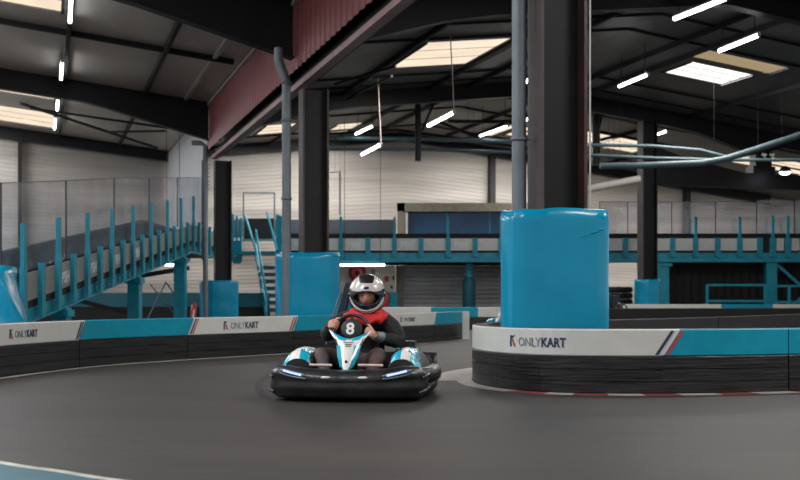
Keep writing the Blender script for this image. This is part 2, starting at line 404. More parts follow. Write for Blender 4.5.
rafter(11, .45, 26, 0, 0, 'roof_rafter', 'dark roof beam sloping down behind the lamps to the stub column', 'right hall roof beams', joint=hr)
rafter(21.7, .45, 26, 0, 0, 'roof_rafter', 'dark roof edge beam on top of the beige end wall, right hall', 'right hall roof beams', joint=lambda t: .3, th=.2)
TRIM = [1]
def trim(m, mt='seam'):
    TRIM[0] += 1; return struct('trim_%d' % TRIM[0], m, M[mt])
def purl(s0, s1, t, w=.09, h=.14, name='roof_purlin', label='', group='', mt='seam', dz=0):
    m = MB(); m.bar(L(s0, t, roof(t)-h/2+dz), L(s1, t, roof(t)-h/2+dz), w, h); return trim(m, mt)
for t, w in ((-2.15, 'second'), (-4.25, 'lamp-carrying third'), (-9.3, 'outermost')):
    purl(-14, 21.5, t, label='%s dark strip under the grey left roof counted from red cladding' % w, group='roof strips of the left hall')
purl(-14, 10.8, -1.05, .09, .08, name='roof_conduit', label='pale conduit under the left roof running parallel to the red cladding', mt='white_trim')
for s in (5.4,):
    m = MB(); m.bar(L(s, -.6, roof(-.6)-.06), L(s, -14, roof(-14)-.06), .1, .12)
    trim(m)
for t, w in ((1.6, 'nearest the red beam'), (3.45, 'left of the cream skylight'), (6.1, 'right of the cream skylight'), (7.4, 'behind the big dark column'), (10.3, 'right of the big dark column'), (11.1, 'left of the bright skylight'), (14.9, 'right of the bright skylight')):
    purl(-14, 21.5, t, .07, .13, label='dark roof strip of right hall, %s' % w, group='roof strips of the right hall')
for s in (-6.5, -2.2, .9, 2.5, 4.0, 8.6, 10.0, 13.0, 15.5, 19.5):
    m = MB(); m.bar(L(s, .6, roof(.6)-.03), L(s, TR, roof(TR)-.03), .03, .06); m.bar(L(s, TR, roof(TR)-.03), L(s, 24, roof(24)-.03), .03, .06)
    trim(m)
# bracing rods, far left bay
def rod(a, b, r, label, name='brace_rod', mt='steel_dark', grp=None, cat='brace'):
    m = MB(); m.tube([a, b], r, 6); return solo(name, m, M[mt], label, cat, grp, 'thing')
rod(roofpt(20, 103, -.25), roofpt(157, 148, -.25), .05, 'long bracing rod of far left bay crossing down to the end wall', grp='bracing rods of the far left bay')
rod(roofpt(30, 108, -.3), roofpt(168, 128, -.3), .04, 'bracing rod of far left bay rising to the white side wall', grp='bracing rods of the far left bay')
rod(roofpt(108, 132, -.3), roofpt(165, 131, -.3), .04, 'short level bracing rod beside the white side wall', grp='bracing rods of the far left bay')
for a, b, lb in (((335, 84), (396, 66), 'upper'), ((330, 108), (392, 76), 'lower')):
    rod(roofpt(a[0], a[1], -.2), roofpt(b[0], b[1], -.2), .035, '%s diagonal bracing rod between red beam and cream skylight' % lb, grp='bracing rods beside the cream skylight')
rod(P(418, 92, 34.5), P(418, 161, 34.5), .11, 'short dark post hanging under the roof beam, left of the wired lamp', 'hanging_post', cat='post')
rod(P(437, 96, 34.5), P(422, 131, 34.5), .04, 'diagonal rod beside the short dark hanging post', grp=None)
rod(P(596, 104, 35.6), P(596, 165, 35.6), .14, 'short dark post below the roof beam right of big column', 'hanging_post', cat='post')
rod(P(604, 104, 35.6), P(597, 140, 35.6), .04, 'thin diagonal rod beside the short post right of big column')
# trusses of the far bay
for (a, b, D, lb) in (((328, 134), (396, 130), 38, 'left sloping'), ((396, 130), (540, 150), 39, 'long falling'), ((440, 122), (478, 138), 38, 'short falling'), ((448, 121), (500, 122), 38, 'level'), ((478, 138), (505, 122), 38.5, 'short rising'), ((455, 122), (520, 121), 39, 'upper level'), ((600, 140), (650, 128), 38, 'far right rising'), ((600, 165), (660, 150), 38, 'lower right rising'), ((600, 132), (650, 142), 38, 'far right falling')):
    rod(P(a[0], a[1], D), P(b[0], b[1], D), .06, '%s dark tie bar below the far bay roof above the end wall' % lb, grp='tie bars of the far bay', name='tie_bar')
# wall posts
for px, D, y0, lb in ((20, 39.6, 126, 'dark post on the far left end wall above the ramp'), (507, 43.5, 152, 'dark post on end wall just left of the near grey pipe'), (603, 44.5, 160, 'dark post on the end wall just right of big column'), (719, 45.5, 184, 'dark post on the end wall right of the rear column')):
    t = tcoord(Vector((XX(px, D), D, 0))); m = MB()
    pb = L(21.75, t); D2 = pb.y; zt = ZZ(y0, D2)
    m.box((pb.x, pb.y, zt/2), (.13 if px == 20 else .22, .3, zt), AN); solo('wall_post', m, M['steel_dark'], lb, 'post', kind='thing')

# ---------------------------------------------- red cladding and valley beam
T = thing('cladding_beam', 'oxide red ribbed cladding band on a long grey-pink steel beam', 'beam', L(0, 0, 4.7)); T['kind'] = 'thing'
part('ribbed_cladding', corr(L(-18, -.36), L(11.2, -.36), lambda u: 5.03, lambda u: 6.28, .34, .028, -V), M['cladding'], T)
m = MB(); m.bar(L(-18, -.41, 6.25), L(11.2, -.41, 6.25), .07, .06); part('top_trim', m, M['white_trim'], T)
m = MB(); m.bar(L(-18, -.20, 4.81), L(11.2, -.20, 4.81), .17, .10); part('bottom_flange', m, M['red_beam'], T)
m = MB(); m.bar(L(-18, -.08, 4.95), L(11.2, -.08, 4.95), .2, .2); m.bar(L(-18, .05, 5.7), L(11.2, .05, 5.7), .1, 1.35); part('web', m, M['steel_dark'], T)

# ---------------------------------------------- steel columns with wraps
def hcol(s, t, zt, depth, width, label, mt_f='steel_rust', flange_l='steel_flange'):
    p = L(s, t); T = thing('steel_column', label, 'column', p); T['kind'] = 'thing'
    w = MB(); w.box((p.x, p.y, zt/2), (depth, .03, zt), AN); part('web', w, M['steel_dark'], T)
    for sg, nm in ((-1, flange_l), (1, mt_f)):
        q = p+V*sg*(depth/2); f = MB(); f.box((q.x, q.y, zt/2), (.035, width, zt), AN); part('flange', f, M[nm], T)
    return T
def superell(a, b, n, e=2.9):
    out = []
    for k in range(n):
        th = 2*PI*k/n; c, s_ = math.cos(th), math.sin(th)
        out.append((a*abs(c)**(2/e)*(1 if c >= 0 else -1), b*abs(s_)**(2/e)*(1 if s_ >= 0 else -1)))
    return out
def wrap(s, t, a, b, h, label, seed, folds=.008):
    p = L(s, t); T = thing('column_wrap', label, 'padding', p, None)
    random.seed(seed); N = 144; RG = [(math.radians(a_), h_) for a_, h_ in ((253, .016), (238, .007), (297, .010), (203, .012))]; sec = superell(a, b, N); rows = []; ph = [random.random()*6 for _ in range(6)]
    NZ = 18
    for i in range(NZ+1):
        u = i/NZ; z = u*h; row = []
        for k, (x, y) in enumerate(sec):
            th = 2*PI*k/N
            d = 1+folds*(math.sin(3*th+ph[0]+u)+.7*math.sin(7*th+ph[1]+2*u)+.6*math.sin(5*u*3+2*th+ph[2]))
            d += sum(h_*math.exp(-((th-a_-.03*math.sin(3*u+a_))/.07)**2) for a_, h_ in RG)
            if u > .93: d *= 1-.12*(u-.93)*(1+math.sin(5*th+ph[3]))
            zz = z+(h*.007*math.sin(2*th+ph[4])+h*.004*math.sin(7*th+ph[5]))*u
            q = p+V*x*d+U*y*d; row.append(Vector((q.x, q.y, zz)))
        rows.append(row)
    last = rows[-1]; c = sum(last, Vector())/N
    rows.append([c+(v-c)*.93+Vector((0, 0, .01)) for v in last]); rows.append([c+(v-c)*.6+Vector((0, 0, -.02)) for v in last])
    m = MB(); m.grid(rows, closed=True); part('wrap_sheet', m, M['teal'], T)
    return T, p
# near column
CS1 = -10.2
hcol(CS1, 0, 4.70, .46, .30, 'big dark rusty steel column rising from the large blue wrap')
T, p = wrap(CS1+.03, -.02, .53, .31, ZZ(212, 10.7), 'largest blue wrapped column padding, behind the right track barrier', 3)
m = MB(); z1 = 1.42; m.tube([p+V*(.10+.03*i)-U*(.305-.002*i)+Vector((0, 0, z1+.010*i+.008*math.sin(i*1.7))) for i in range(11)], [.003]+[.009]*9+[.003], 6)
m.tube([p+V*(.17+.002*i)-U*.298+Vector((0, 0, .5+.1*i)) for i in range(11)], [.002]+[.006]*9+[.002], 6)
part('seam_fold', m, M['teal'], T)
# middle column
hcol(0, 0, 4.70, .46, .36, 'dark steel column above the middle blue wrap, left of driver')
wrap(0, -.12, .58, .5, ZZ(253, 20), 'middle blue wrapped column padding right behind the kart driver', 11)
hcol(11, 0, 4.70, .42, .34, 'black steel column above the left blue wrap near the ramp', 'steel_dark', 'steel_dark')
wrap(11, -.1, .53, .45, ZZ(281, 30.6), 'left blue wrapped column padding beside the ramp end', 17)
# rear column of the right hall
tR = 13.5
hcol(11, tR, roof(tR)-.4, .50, .34, 'dark steel column behind the right barriers, with small blue wrap', 'steel_dark', 'steel_flange')
wrap(11, tR, .38, .34, ZZ(280, 35.1), 'small blue wrapped column padding in front of black curtain', 23)
# carrying beam with gusset and stub column
T = thing('transfer_beam', 'thick black horizontal beam with tapered gusset, right of the rear column', 'beam', L(11, 17, 3.9)); T['kind'] = 'thing'
zb, zt = ZZ(188, 36), ZZ(173, 36)
m = MB(); m.bar(L(11, tR+.25, (zb+zt)/2), L(11, 27, (zb+zt)/2), .28, zt-zb); part('beam_body', m, M['steel_dark'], T)
m = MB(); m.prism([L(10.9, tR+.25, zt), L(10.9, tR+.25, zt+.75), L(10.9, tR+1.3, zt+.42), L(10.9, tR+3.6, zt)], U*.2); part('gusset', m, M['steel_dark'], T)
t_st = tcoord(Vector((XX(755, 36.6), 36.6, 0)))
m = MB(); q = L(11, t_st); m.box((q.x, q.y, (zt+roof(t_st)-.5)/2), (.62, .34, roof(t_st)-.5-zt), AN); m.box((q.x, q.y, zt+.12), (.85, .4, .24), AN); solo('stub_column', m, M['steel_dark'], 'short black stub column standing on the thick horizontal beam', 'column', kind='thing')

# ---------------------------------------------- downpipes and service pipes
T = thing('downpipe', 'big grey vertical pipe left of the big dark column', 'pipe', P(519, 298, 10.3)*1.0)
T.location.z = 0; ORG[T.name] = Vector(T.location)
x, y = XX(519, 10.62), 10.62
T.location = (x, y, 0); ORG[T.name] = Vector((x, y, 0))
m = MB(); m.tube([(x, y, 0), (x, y, 4.7)], .070, 20); part('pipe_shaft', m, M['pipe'], T)
m = MB(); m.lathe((x, y, ZZ(141, y)), [(.071, 0), (.084, 0), (.084, .03), (.071, .03)], 20); m.box((x+.12, y+.02, ZZ(141, y)+.015), (.14, .03, .025)); part('clamp', m, M['pipe'], T)
x, y = XX(590, 10.5), 10.5
m = MB(); m.tube([(x, y, 1.74), (x, y, 4.7)], .009, 10); solo('conduit', m, M['white_trim'], 'thin pale vertical conduit on the right edge of big column', 'pipe')
x, y = XX(286.5, 19.9), 19.9
T = thing('downpipe', 'grey downpipe with offset bend left of the middle dark column', 'pipe', (x, y, 0))
p0 = P(278.5, 52, 19.9)
m = MB(); m.tube([(x, y, 0), (x, y, ZZ(86, y)), (x-.01, y, ZZ(80, y)), P(280, 65, y), P(278.5, 60, y), P(278.5, 48, y)], .082, 16); part('pipe_shaft', m, M['pipe'], T)
m = MB()
for yy in (84, 122, 200): m.lathe((x, y, ZZ(yy, y)), [(.083, 0), (.095, 0), (.095, .05), (.083, .05)], 16)
part('pipe_collar', m, M['pipe'], T)
x, y = XX(205.5, 30), 30
T = thing('downpipe', 'thin grey downpipe with a top bracket left of black column', 'pipe', (x, y, 0))
m = MB(); m.tube([(x, y, 0), (x, y, ZZ(146, y)), P(200, 143, y), P(192, 143, y)], .07, 12); part('pipe_shaft', m, M['pipe'], T)
m = MB(); m.tube([(x-.09, y, ZZ(260, y)), (x-.09, y, ZZ(160, y))], .02, 8)
for k in range(7): m.bar((x-.1, y, ZZ(165+k*4, y)), (x+.12, y, ZZ(165+k*4, y)), .03, .03)
part('bracket', m, M['pipe'], T)
def pipe(pts, D, r, label, mt='pipe', grp='service pipes under the roof'):
    pp = [P(a, b, D+(q[0] if q else 0)) for a, b, *q in pts]; T = thing('service_pipe', label, 'pipe', sum(pp, Vector())/len(pp), grp)
    m = MB(); m.tube(pp, r, 10); part('pipe_run', m, M[mt], T)
    for q in (pp[0].lerp(pp[1], .5), pp[-2].lerp(pp[-1], .4)):
        m = MB(); m.tube([q, Vector((q.x, q.y, roof(tcoord(q))+.03))], .004, 5); part('hanger_rod', m, M['curtain'], T)
    return T
pipe([(600, 166), (640, 165.5), (702, 163), (725, 159), (760, 148), (815, 130)], 30, .09, 'thick grey-green pipe rising right in front of the stub column', 'pipe_teal')
pipe([(588, 145), (652, 146), (700, 150), (735, 159)], 31, .05, 'upper thin level pipe crossing the rear column', 'pipe_teal')
pipe([(588, 155), (652, 158), (720, 160), (815, 160)], 31, .05, 'lower thin pipe running level across rear column to right edge', 'pipe_teal')
pipe([(588, 189), (640, 179)], 34, .12, 'pale fat pipe sloping up to the rear column', 'white_trim')
pipe([(326, 138), (420, 139), (540, 142)], 37, .07, 'upper level pipe above the beige end wall', 'pipe_teal')
pipe([(326, 149), (430, 149.5), (540, 153)], 37.5, .06, 'lower level pipe above the beige end wall', 'pipe_teal')
# thin pipe frames on the end wall (conduit hoops)
pipe([(330, 172), (340, 172), (340, 215)], 38.6, .035, 'thin bent conduit right of the middle column', 'pipe')

# ---------------------------------------------- lamps
def lamp(a, b, zl, label, drop=None, wire=None, D=None, r=.035, grp='tube lamps under the roof'):
    Da = (zl-CH)*F/(HY-a[1]) if D is None else D; Db = (zl-CH)*F/(HY-b[1]) if D is None else D
    pa, pb = P(a[0], a[1], Da), P(b[0], b[1], Db)
    T = thing('tube_lamp', label, 'lamp', (pa+pb)/2, grp)
    m = MB(); m.tube([pa, pb], r, 10); part('lamp_tube', m, M['lamp'], T)
    m = MB(); up = Vector((0, 0, r*1.3)); m.bar(pa+up, pb+up, r*2, r*.9); 
    for q in (pa, pb): m.ball(q, r*1.15, 8)
    part('lamp_housing', m, M['white_trim'], T)
    m = MB()
    if wire: 
        w0 = roofpt(*wire, -.02); q = min((pa, pb), key=lambda v: abs(v.x-w0.x)); m.tube([w0, q+up], .013, 6)
    else:
        for q in (pa, pb):
            q2 = q+(pb-pa)*(.1 if q == pa else -.1); zr = roof(tcoord(q2)); m.tube([q2+up, Vector((q2.x, q2.y, zr+.02))], .01, 5)
    part('suspension_wire', m, M['pale_tube'] if wire else M['steel_dark'], T)
    return T
lamp((70, 22), (71, -4), 6.55, 'tube lamp at the top left, cut off by frame top')
lamp((61, 79), (62, 62), 6.5, 'left hall tube lamp just above the middle roof beam')
lamp((57, 110), (58, 99), 6.5, 'left hall tube lamp just below the middle roof beam')
lamp((54.5, 129), (55.5, 118), 6.5, 'lowest and farthest tube lamp of the left hall')
lamp((674, 19), (727, -2), 6.6, 'near tube lamp at top right, cut off by frame top', r=.042)
lamp((719, 51), (759, 35), 6.6, 'tube lamp right above the two right skylights', r=.042)
lamp((619, 86.5), (648, 74.5), 6.5, 'tube lamp left of the bright white skylight', r=.038)
lamp((428, 126), (454, 112.5), 4.7, 'tube lamp hung on a long wire below the cream skylight', wire=(450, 27))
lamp((362, 154.5), (381, 144.5), 4.66, 'tube lamp hung on a long wire right of middle column', wire=(378, 78))
lamp((356, 134), (373, 126), 6.35, 'small tube lamp above the left wired lamp')
lamp((522, 85), (534, 76), 6.5, 'upper tube lamp peeking between grey pipe and big column')
lamp((522, 122), (534, 116), 6.4, 'lower tube lamp peeking between grey pipe and big column')
lamp((480, 136), (508, 126), 6.4, 'tube lamp in front of the small far skylights')
lamp((653, 136), (667, 131), 6.3, 'small far tube lamp right of the rear column top')
lamp((340, 265), (385, 265), 0, 'long bright tube lamp under the bridge behind the driver', D=37.7, r=.036, grp=None)
lamp((165, 265), (181, 265), 0, 'short tube lamp under the upper end of the ramp', D=33, r=.036, grp=None)
for s_, t_ in ((-6, -4.25), (-12, -4.25), (-6, 4.2), (-12, 4.2), (-12, 10.5), (-17, 0.9)):  # unseen lamps added for fill and for highlight streaks on the wraps
    a, b = L(s_, t_, 6.0), L(s_+1.6, t_, 6.0)
    T = thing('tube_lamp', 'added unseen tube lamp nearer than the frame, for fill light', 'lamp', (a+b)/2, 'added tube lamps nearer than the frame')
    m = MB(); m.tube([a, b], .05, 10); part('lamp_tube', m, M['lamp'], T)
    m = MB(); m.bar(a+Vector((0, 0, .06)), b+Vector((0, 0, .06)), .1, .05); part('lamp_housing', m, M['white_trim'], T)
    m = MB(); [m.tube([q+Vector((0, 0, .06)), Vector((q.x, q.y, roof(t_)+.02))], .01, 5) for q in (a.lerp(b, .1), a.lerp(b, .9))]; part('suspension_wire', m, M['steel_dark'], T)
T = thing('flood_lamp', 'small oval bright flood lamp below the thick black beam at right', 'lamp', P(785, 172, 35.5))
m = MB(); m.ball(P(785, 172, 35.5), (.19, .14, .09), 14); part('lamp_glass', m, M['lamp'], T)
m = MB(); m.lathe(P(785, 172, 35.5), [(.02, .2), (.12, .16), (.21, .0), (.2, -.01)], 14); part('lamp_shade', m, M['steel_dark'], T)
for px in (765, 773):
    m = MB(); q = P(px, 156, 33); m.tube([P(px-3, 154, 33), P(px-1, 156, 33), q, P(px+1, 154, 33)], .035, 6); m.tube([P(px, 160, 33), q], .02, 6); solo('pipe_hook', m, M['white_trim'], 'small pale pipe hook beside stub column, %s' % ('left one' if px == 765 else 'right one'), 'hook')

# ---------------------------------------------- track barriers
class Path:
    def __init__(s, pts, step=.12):
        P4 = [Vector((a, b, 0)) for a, b in pts]; out = []
        for i in range(len(P4)-1):
            p0 = P4[max(i-1, 0)]; p1 = P4[i]; p2 = P4[i+1]; p3 = P4[min(i+2, len(P4)-1)]
            n = max(2, int((p2-p1).length/step))
            for k in range(n):
                t = k/n; out.append(.5*((2*p1)+(p2-p0)*t+(2*p0-5*p1+4*p2-p3)*t*t+(-p0+3*p1-3*p2+p3)*t**3))
        out.append(P4[-1]); s.p = out; s.c = [0.0]
        for a, b in zip(out, out[1:]): s.c.append(s.c[-1]+(b-a).length)
        s.len = s.c[-1]
    def at(s, u):
        u = max(0, min(u, s.len)); lo, hi = 0, len(s.c)-1
        while hi-lo > 1:
            m_ = (lo+hi)//2
            if s.c[m_] <= u: lo = m_
            else: hi = m_
        f = (u-s.c[lo])/max(1e-9, s.c[hi]-s.c[lo]); p = s.p[lo].lerp(s.p[hi], f)
        def tan(i):
            a = s.p[max(i-1, 0)]; b = s.p[min(i+1, len(s.p)-1)]; return (b-a).normalized()
        d = tan(lo).lerp(tan(hi), f).normalized(); return p, d, Vector((d.y, -d.x, 0))
    def px(s, x, lo=0.0, hi=None):
        hi = hi or s.len; best = None; n = 800
        for i in range(n+1):
            u = lo+(hi-lo)*i/n; p = s.at(u)[0]; e = abs(CX+F*p.x/p.y-x)
            if best is None or e < best[0]: best = (e, u)
        return best[1]
BZ, BT, TH = .335, .575, .17
def us(u0, u1, st_=.12):
    n = max(2, int(abs(u1-u0)/st_)); return [u0+(u1-u0)*i/n for i in range(n+1)]
def barrier(path, u0, u1, bandmat, label, group, slant=(0.0, 0.0), band=True, top='barrier_back', hb=BT):
    """one stretch: stacked black base with grooves, coloured band above, dark cap and back"""
    q0 = path.at((u0+u1)/2)[0]; T = thing('track_barrier', label, 'barrier', q0, group)
    def sh(z): return (z-BZ)/(BT-BZ)
    def pt(u, off, z): p, d, n = path.at(u); return Vector((p.x, p.y, 0))+n*off+Vector((0, 0, z))
    prof = [(-TH, .0), (0, .0), (.012, .01), (.012, .105), (.006, .109), (.012, .113), (.012, .215), (.006, .219), (.012, .223), (.012, BZ-.012), (0, BZ), (-TH, BZ)]
    def col(k, n_): return k/(n_)
    U_ = us(u0, u1)
    m = MB(); m.grid([[pt(u+(slant[0]*(1-k/(len(U_)-1))+slant[1]*k/(len(U_)-1))*0, o, z) for o, z in prof] for k, u in enumerate(U_)], closed=True, smooth=False, caps=True)
    part('barrier_base', m, M['black_base'], T)
    bm_ = MB(); prof2 = [(-TH+.02, BZ), (.004, BZ), (.010, BZ+.01), (.010, hb-.012), (0, hb), (-TH+.02, hb)]
    rows = []
    for k, u in enumerate(U_):
        sl = slant[0]*max(0, 1-(u-u0)/.5)+slant[1]*max(0, 1-(u1-u)/.5)
        rows.append([pt(u+sl*(z-BZ)/(hb-BZ), o, z) for o, z in prof2])
    if band:
        bm_.grid(rows, closed=True, smooth=False, caps=True, mf=lambda i, k: 0 if k in (1, 2, 3) else 1)
        part('banner', bm_, [M[bandmat], M[top]], T)
    else:
        bm_.grid(rows, closed=True, smooth=False, caps=True); part('upper_rail', bm_, M[top], T)
    # joint slots on the base
    return T
def stripes(path, u, slant, specs, T, hb=BT):
    """slanted thin stripes over the band boundary: (offset, width, material)"""
    for off, w, mt in specs:
        m = MB(); rows = []
        for k in range(5):
            z = BZ+.012+(hb-.014-BZ-.012)*k/4; sl = slant*(z-BZ)/(hb-BZ); r = []
            for j, (a, e) in enumerate(((0, .012), (0, .0145), (w, .0145), (w, .012))):
                p, d, n = path.at(u+off+a+sl); r.append(Vector((p.x, p.y, z))+n*e)
            rows.append(r)
        m.grid(rows, smooth=False); part('stripe', m, M[mt], T)
LX = .80
def logo(path, u, zc, h, T, full=True, flip=1):
    """emblem plus two-weight lettering laid on the band; u = left end, flip = +1 when u grows to the viewer's right"""
    def mp(u0, z0):
        def f(x, y, hh):
            p, d, n = path.at(u0+x*LX*flip); return Vector((p.x, p.y, z0+y))+n*(.0125+hh)
        return f
    f = mp(u, zc-h/2); k = h
    def polyp(pts, mt, nm='emblem'):
        m = MB(); a = [f(x*k, y*k, 0) for x, y in pts]; b = [f(x*k, y*k, .003) for x, y in pts]; n = len(a)
        m.add(a+b, [tuple(range(n)), tuple(range(n, 2*n))]+[(i, (i+1) % n, n+(i+1) % n, n+i) for i in range(n)]); part(nm, m, M[mt], T)
    polyp([(0, -.1), (.3, -.1), (.3, .62), (.5, 1.1), (.05, 1.1), (.05, .9), (.12, .75), (0, .6)], 'navy')
    polyp([(.42, .75), (.95, 1.1), (.75, 1.1), (.5, .95)], 'navy')
    polyp([(.4, .62), (.62, .7), (1.1, -.1), (.8, -.1)], 'red_text')
    mbt, w = text_mb('ONLY', h*1.35, mp(u+flip*1.35*k, zc-h/2), spacing=1.0, thick=.003); part('lettering', mbt, M['grey_text'], T)
    x0 = 1.35*k+(w+.05*k)*LX
    mbt, w2 = text_mb('KART', h*1.35, mp(u+flip*x0, zc-h/2), bold=h*.035, spacing=1.0, thick=.003); part('lettering', mbt, M['navy'], T)
    return x0+w2
def fromb(lst): return [(XX(a, CH*F/(b-HY)), CH*F/(b-HY)) for a, b in lst]

# right island, front side (normal must face the camera: travelling left->right gives n = (d.y,-d.x) toward -Y : good)
isl = Path([(2.2, 14.2), (1.35, 13.2), (.86, 12.0), (.76, 11.2), (.88, 10.5), (1.2, 10.0), (1.66, 9.78), (2.3, 9.75), (3.0, 9.87), (3.7, 10.08), (5.2, 10.6), (7.6, 11.6)])
uL = 0.0; uT = isl.px(662, 3.0); uS = isl.px(787, 3.0)
A = barrier(isl, 0, uT, 'white_band', 'right front barrier stretch with white band and logo, under largest wrap', 'front barriers of the right island', slant=(0, .16))
stripes(isl, uT, .16, ((-.075, .03, 'navy'), (-.03, .035, 'white_band'), (.02, .028, 'red_text')), A)
B = barrier(isl, uT, uS, 'teal_band', 'right front barrier stretch with blue band beside tricolour stripes', 'front barriers of the right island', slant=(.16, 0))
C_ = barrier(isl, uS+.012, isl.len, 'teal_band', 'barrier stretch with blue band cut off by the right frame edge', 'front barriers of the right island')
ul = isl.px(511, 3.0); logo(isl, ul, .455, .085, A)
# island back side, seen from inside: black
bk = Path([(2.25, 14.3), (3.4, 15.2), (5.2, 17.2), (7.3, 20.0), (9.0, 22.6)])
um = bk.px(718)
barrier(bk, 0, um-.01, 'teal_band', 'inner black barrier stretch running away right behind largest wrap', 'rear barriers of the right island', band=False, hb=.56)
barrier(bk, um+.01, bk.len, 'teal_band', 'inner black barrier stretch right of the seam, beyond the front band', 'rear barriers of the right island', band=False, hb=.56)
fb = Path([(4.0, 26.6), (6, 26.8), (8.5, 27.2), (12.5, 28)])
barrier(fb, 0, fb.len, 'teal_band', 'long all-black barrier in front of the black curtain', None, band=False, hb=.60)
fc = Path([(6.6, 33.3), (9.4, 33.4), (11.4, 33.6), (14.5, 34)])
a, b = fc.px(721), fc.px(773)
for i, (u0, u1, mt, lb) in enumerate(((0, a, 'white_band', 'white banded stretch right of the small wrap'), (a, b, 'teal_band', 'blue banded stretch below the blue handrail'), (b, fc.len, 'white_band', 'white banded stretch at the right frame edge'))):
    barrier(fc, u0, u1, mt, 'far barrier, '+lb, 'far barriers before the black curtain', hb=.66)
# left barrier, left->right
lf = Path([(-4.3, 8.6), (-4.36, 10.4)]+[(XX(0, 11.8), 11.8), (XX(94, 13.75), 13.75), (XX(190, 15.3), 15.3), (XX(300, 17.2), 17.2), (XX(390, 19.8), 19.8), (XX(446, 21.8), 21.8), (XX(462, 22.7), 22.7)])
marks = [lf.px(x) for x in (78.5, 187, 293, 388, 434)]
names = [('white_band', 'left track barrier with white band and logo at the left frame edge'), ('teal_band', 'left track barrier with blue band below the ramp'),
         ('white_band', 'left track barrier with white band and logo below the stairs'), ('teal_band', 'track barrier with blue band passing right behind the kart'),
         ('white_band', 'track barrier with white band just right of the driver'), ('teal_band', 'track barrier end piece with blue band, left of right island')]
bd = [0]+marks+[lf.len]; BL = []
for i, (mt, lb) in enumerate(names):
    sl = [0, .13, .13, .13, 0, .1, 0]
    BL.append(barrier(lf, bd[i]+.006, bd[i+1]-.006, mt, lb, 'barriers along the left side of the track', slant=(sl[i], sl[i+1])))
stripes(lf, bd[1], .13, ((-.09, .03, 'navy'), (-.045, .02, 'navy')), BL[0])
stripes(lf, bd[2], .13, ((.03, .03, 'navy'), (.08, .022, 'red_text')), BL[2])
stripes(lf, bd[3], .13, ((-.12, .03, 'red_text'), (-.06, .03, 'navy')), BL[2])
logo(lf, lf.px(8), .455, .085, BL[0]); logo(lf, lf.px(223), .455, .10, BL[2]); logo(lf, lf.px(400), .455, .08, BL[4])
m = MB(); q = lf.at(lf.len)[0]; m.box((q.x+.02, q.y+.06, BT/2), (.26, .12, BT), 0); part('end_cap', m, M['grey_panel'], BL[5])
# far middle barrier
mdp = Path([(-.9, 29.6), (1.3, 29.8), (2.9, 30.0), (3.1, 31)])
a, b = mdp.px(431), mdp.px(478)
for u0, u1, mt, lb in ((0, a, 'white_band', 'white banded stretch beside the helmet'), (a, b, 'teal_band', 'blue banded stretch before the grey shutter'), (b, mdp.len, 'white_band', 'short pale stretch beside the parked kart')):
    barrier(mdp, u0, u1, mt, 'rear middle barrier, '+lb, 'rear middle barriers', hb=.60)
# far padded barrier behind ramp and stairs
T = thing('padded_wall', 'blue topped black padded barrier far behind the ramp supports', 'barrier', (-9, 36.2, 0))
m = MB(); m.box((-8.6, 36.2, .28), (8.6, .3, .56)); part('pad_base', m, M['curtain'], T)
m = MB(); m.box((-8.6, 36.2, .79), (8.6, .34, .46)); part('pad_top', m, M['teal_dark'], T)  # shade behind the ramp is put into the dark teal

# kerbs and painted floor lines (thin paint films)
def paint(path, off0, off1, u0, u1, mt, label, cat, grp=None, z=.004, name='kerb_block'):
    m = MB(); U_ = us(u0, u1, .1)
    def q(u, o, z): p, d, n = path.at(u); return Vector((p.x, p.y, z))+n*o
    m.grid([[q(u, off0, .0), q(u, off0, z), q(u, off1, z), q(u, off1, 0)] for u in U_], smooth=False); return solo(name, m, M[mt], label, cat, grp)
k0 = isl.px(476, 2.0, 4.5)+.15; edges = [isl.px(x, 4.0) for x in (520, 551, 575, 607, 640, 675, 712, 748, 787, 830)]
paint(isl, .02, .50, 1.2, 3.35, 'kerb_white', 'wide worn white kerb paint around the left nose of right island', 'kerb')
prev = 3.35
kc = ['kerb_white', 'kerb_red']
for i, e in enumerate(edges):
    if e <= prev+.02: continue
    nm = {0: 'white', 1: 'red'}[i % 2]
    paint(isl, .02, .18, prev, e, kc[i % 2], '%s painted kerb block below the right barrier, number %s from the island nose' % (nm, ['one', 'two', 'three', 'four', 'five', 'six', 'seven', 'eight', 'nine', 'ten'][i]), 'kerb', 'red and white kerb blocks of the right island'); prev = e
paint(lf, .05, .13, 0, lf.len, 'line_white', 'worn white line painted along the foot of left barrier', 'floor line', name='floor_line')
nl = Path([(-3.3, 6.9), (XX(0, 5.72), 5.72), (XX(60, 5.42), 5.42), (XX(120, 5.14), 5.14), (-.6, 4.75), (.3, 4.3)])
paint(nl, 0, .05, 0, nl.len, 'line_white', 'off-white curved line on the floor at bottom left corner', 'floor line', name='floor_line')
paint(nl, .05, 1.4, 0, nl.len, 'floor_teal', 'teal floor paint in the bottom left corner beyond the line', 'floor paint', z=.003, name='floor_paint')

M['skid'] = mat('skid_rubber', (30, 28, 27), .7, noise=.3, nscale=9)
for pts_, lb in ((((262, 398), (256, 391), (255, 384), (262, 377), (276, 371)), 'curved dark tyre mark on the floor left of the kart'),):
    tp = Path([(XX(a, CH*F/(b-HY)), CH*F/(b-HY)) for a, b in pts_]); paint(tp, 0, .07, 0, tp.len, 'skid', lb, 'tyre mark', z=.002, name='tyre_mark')
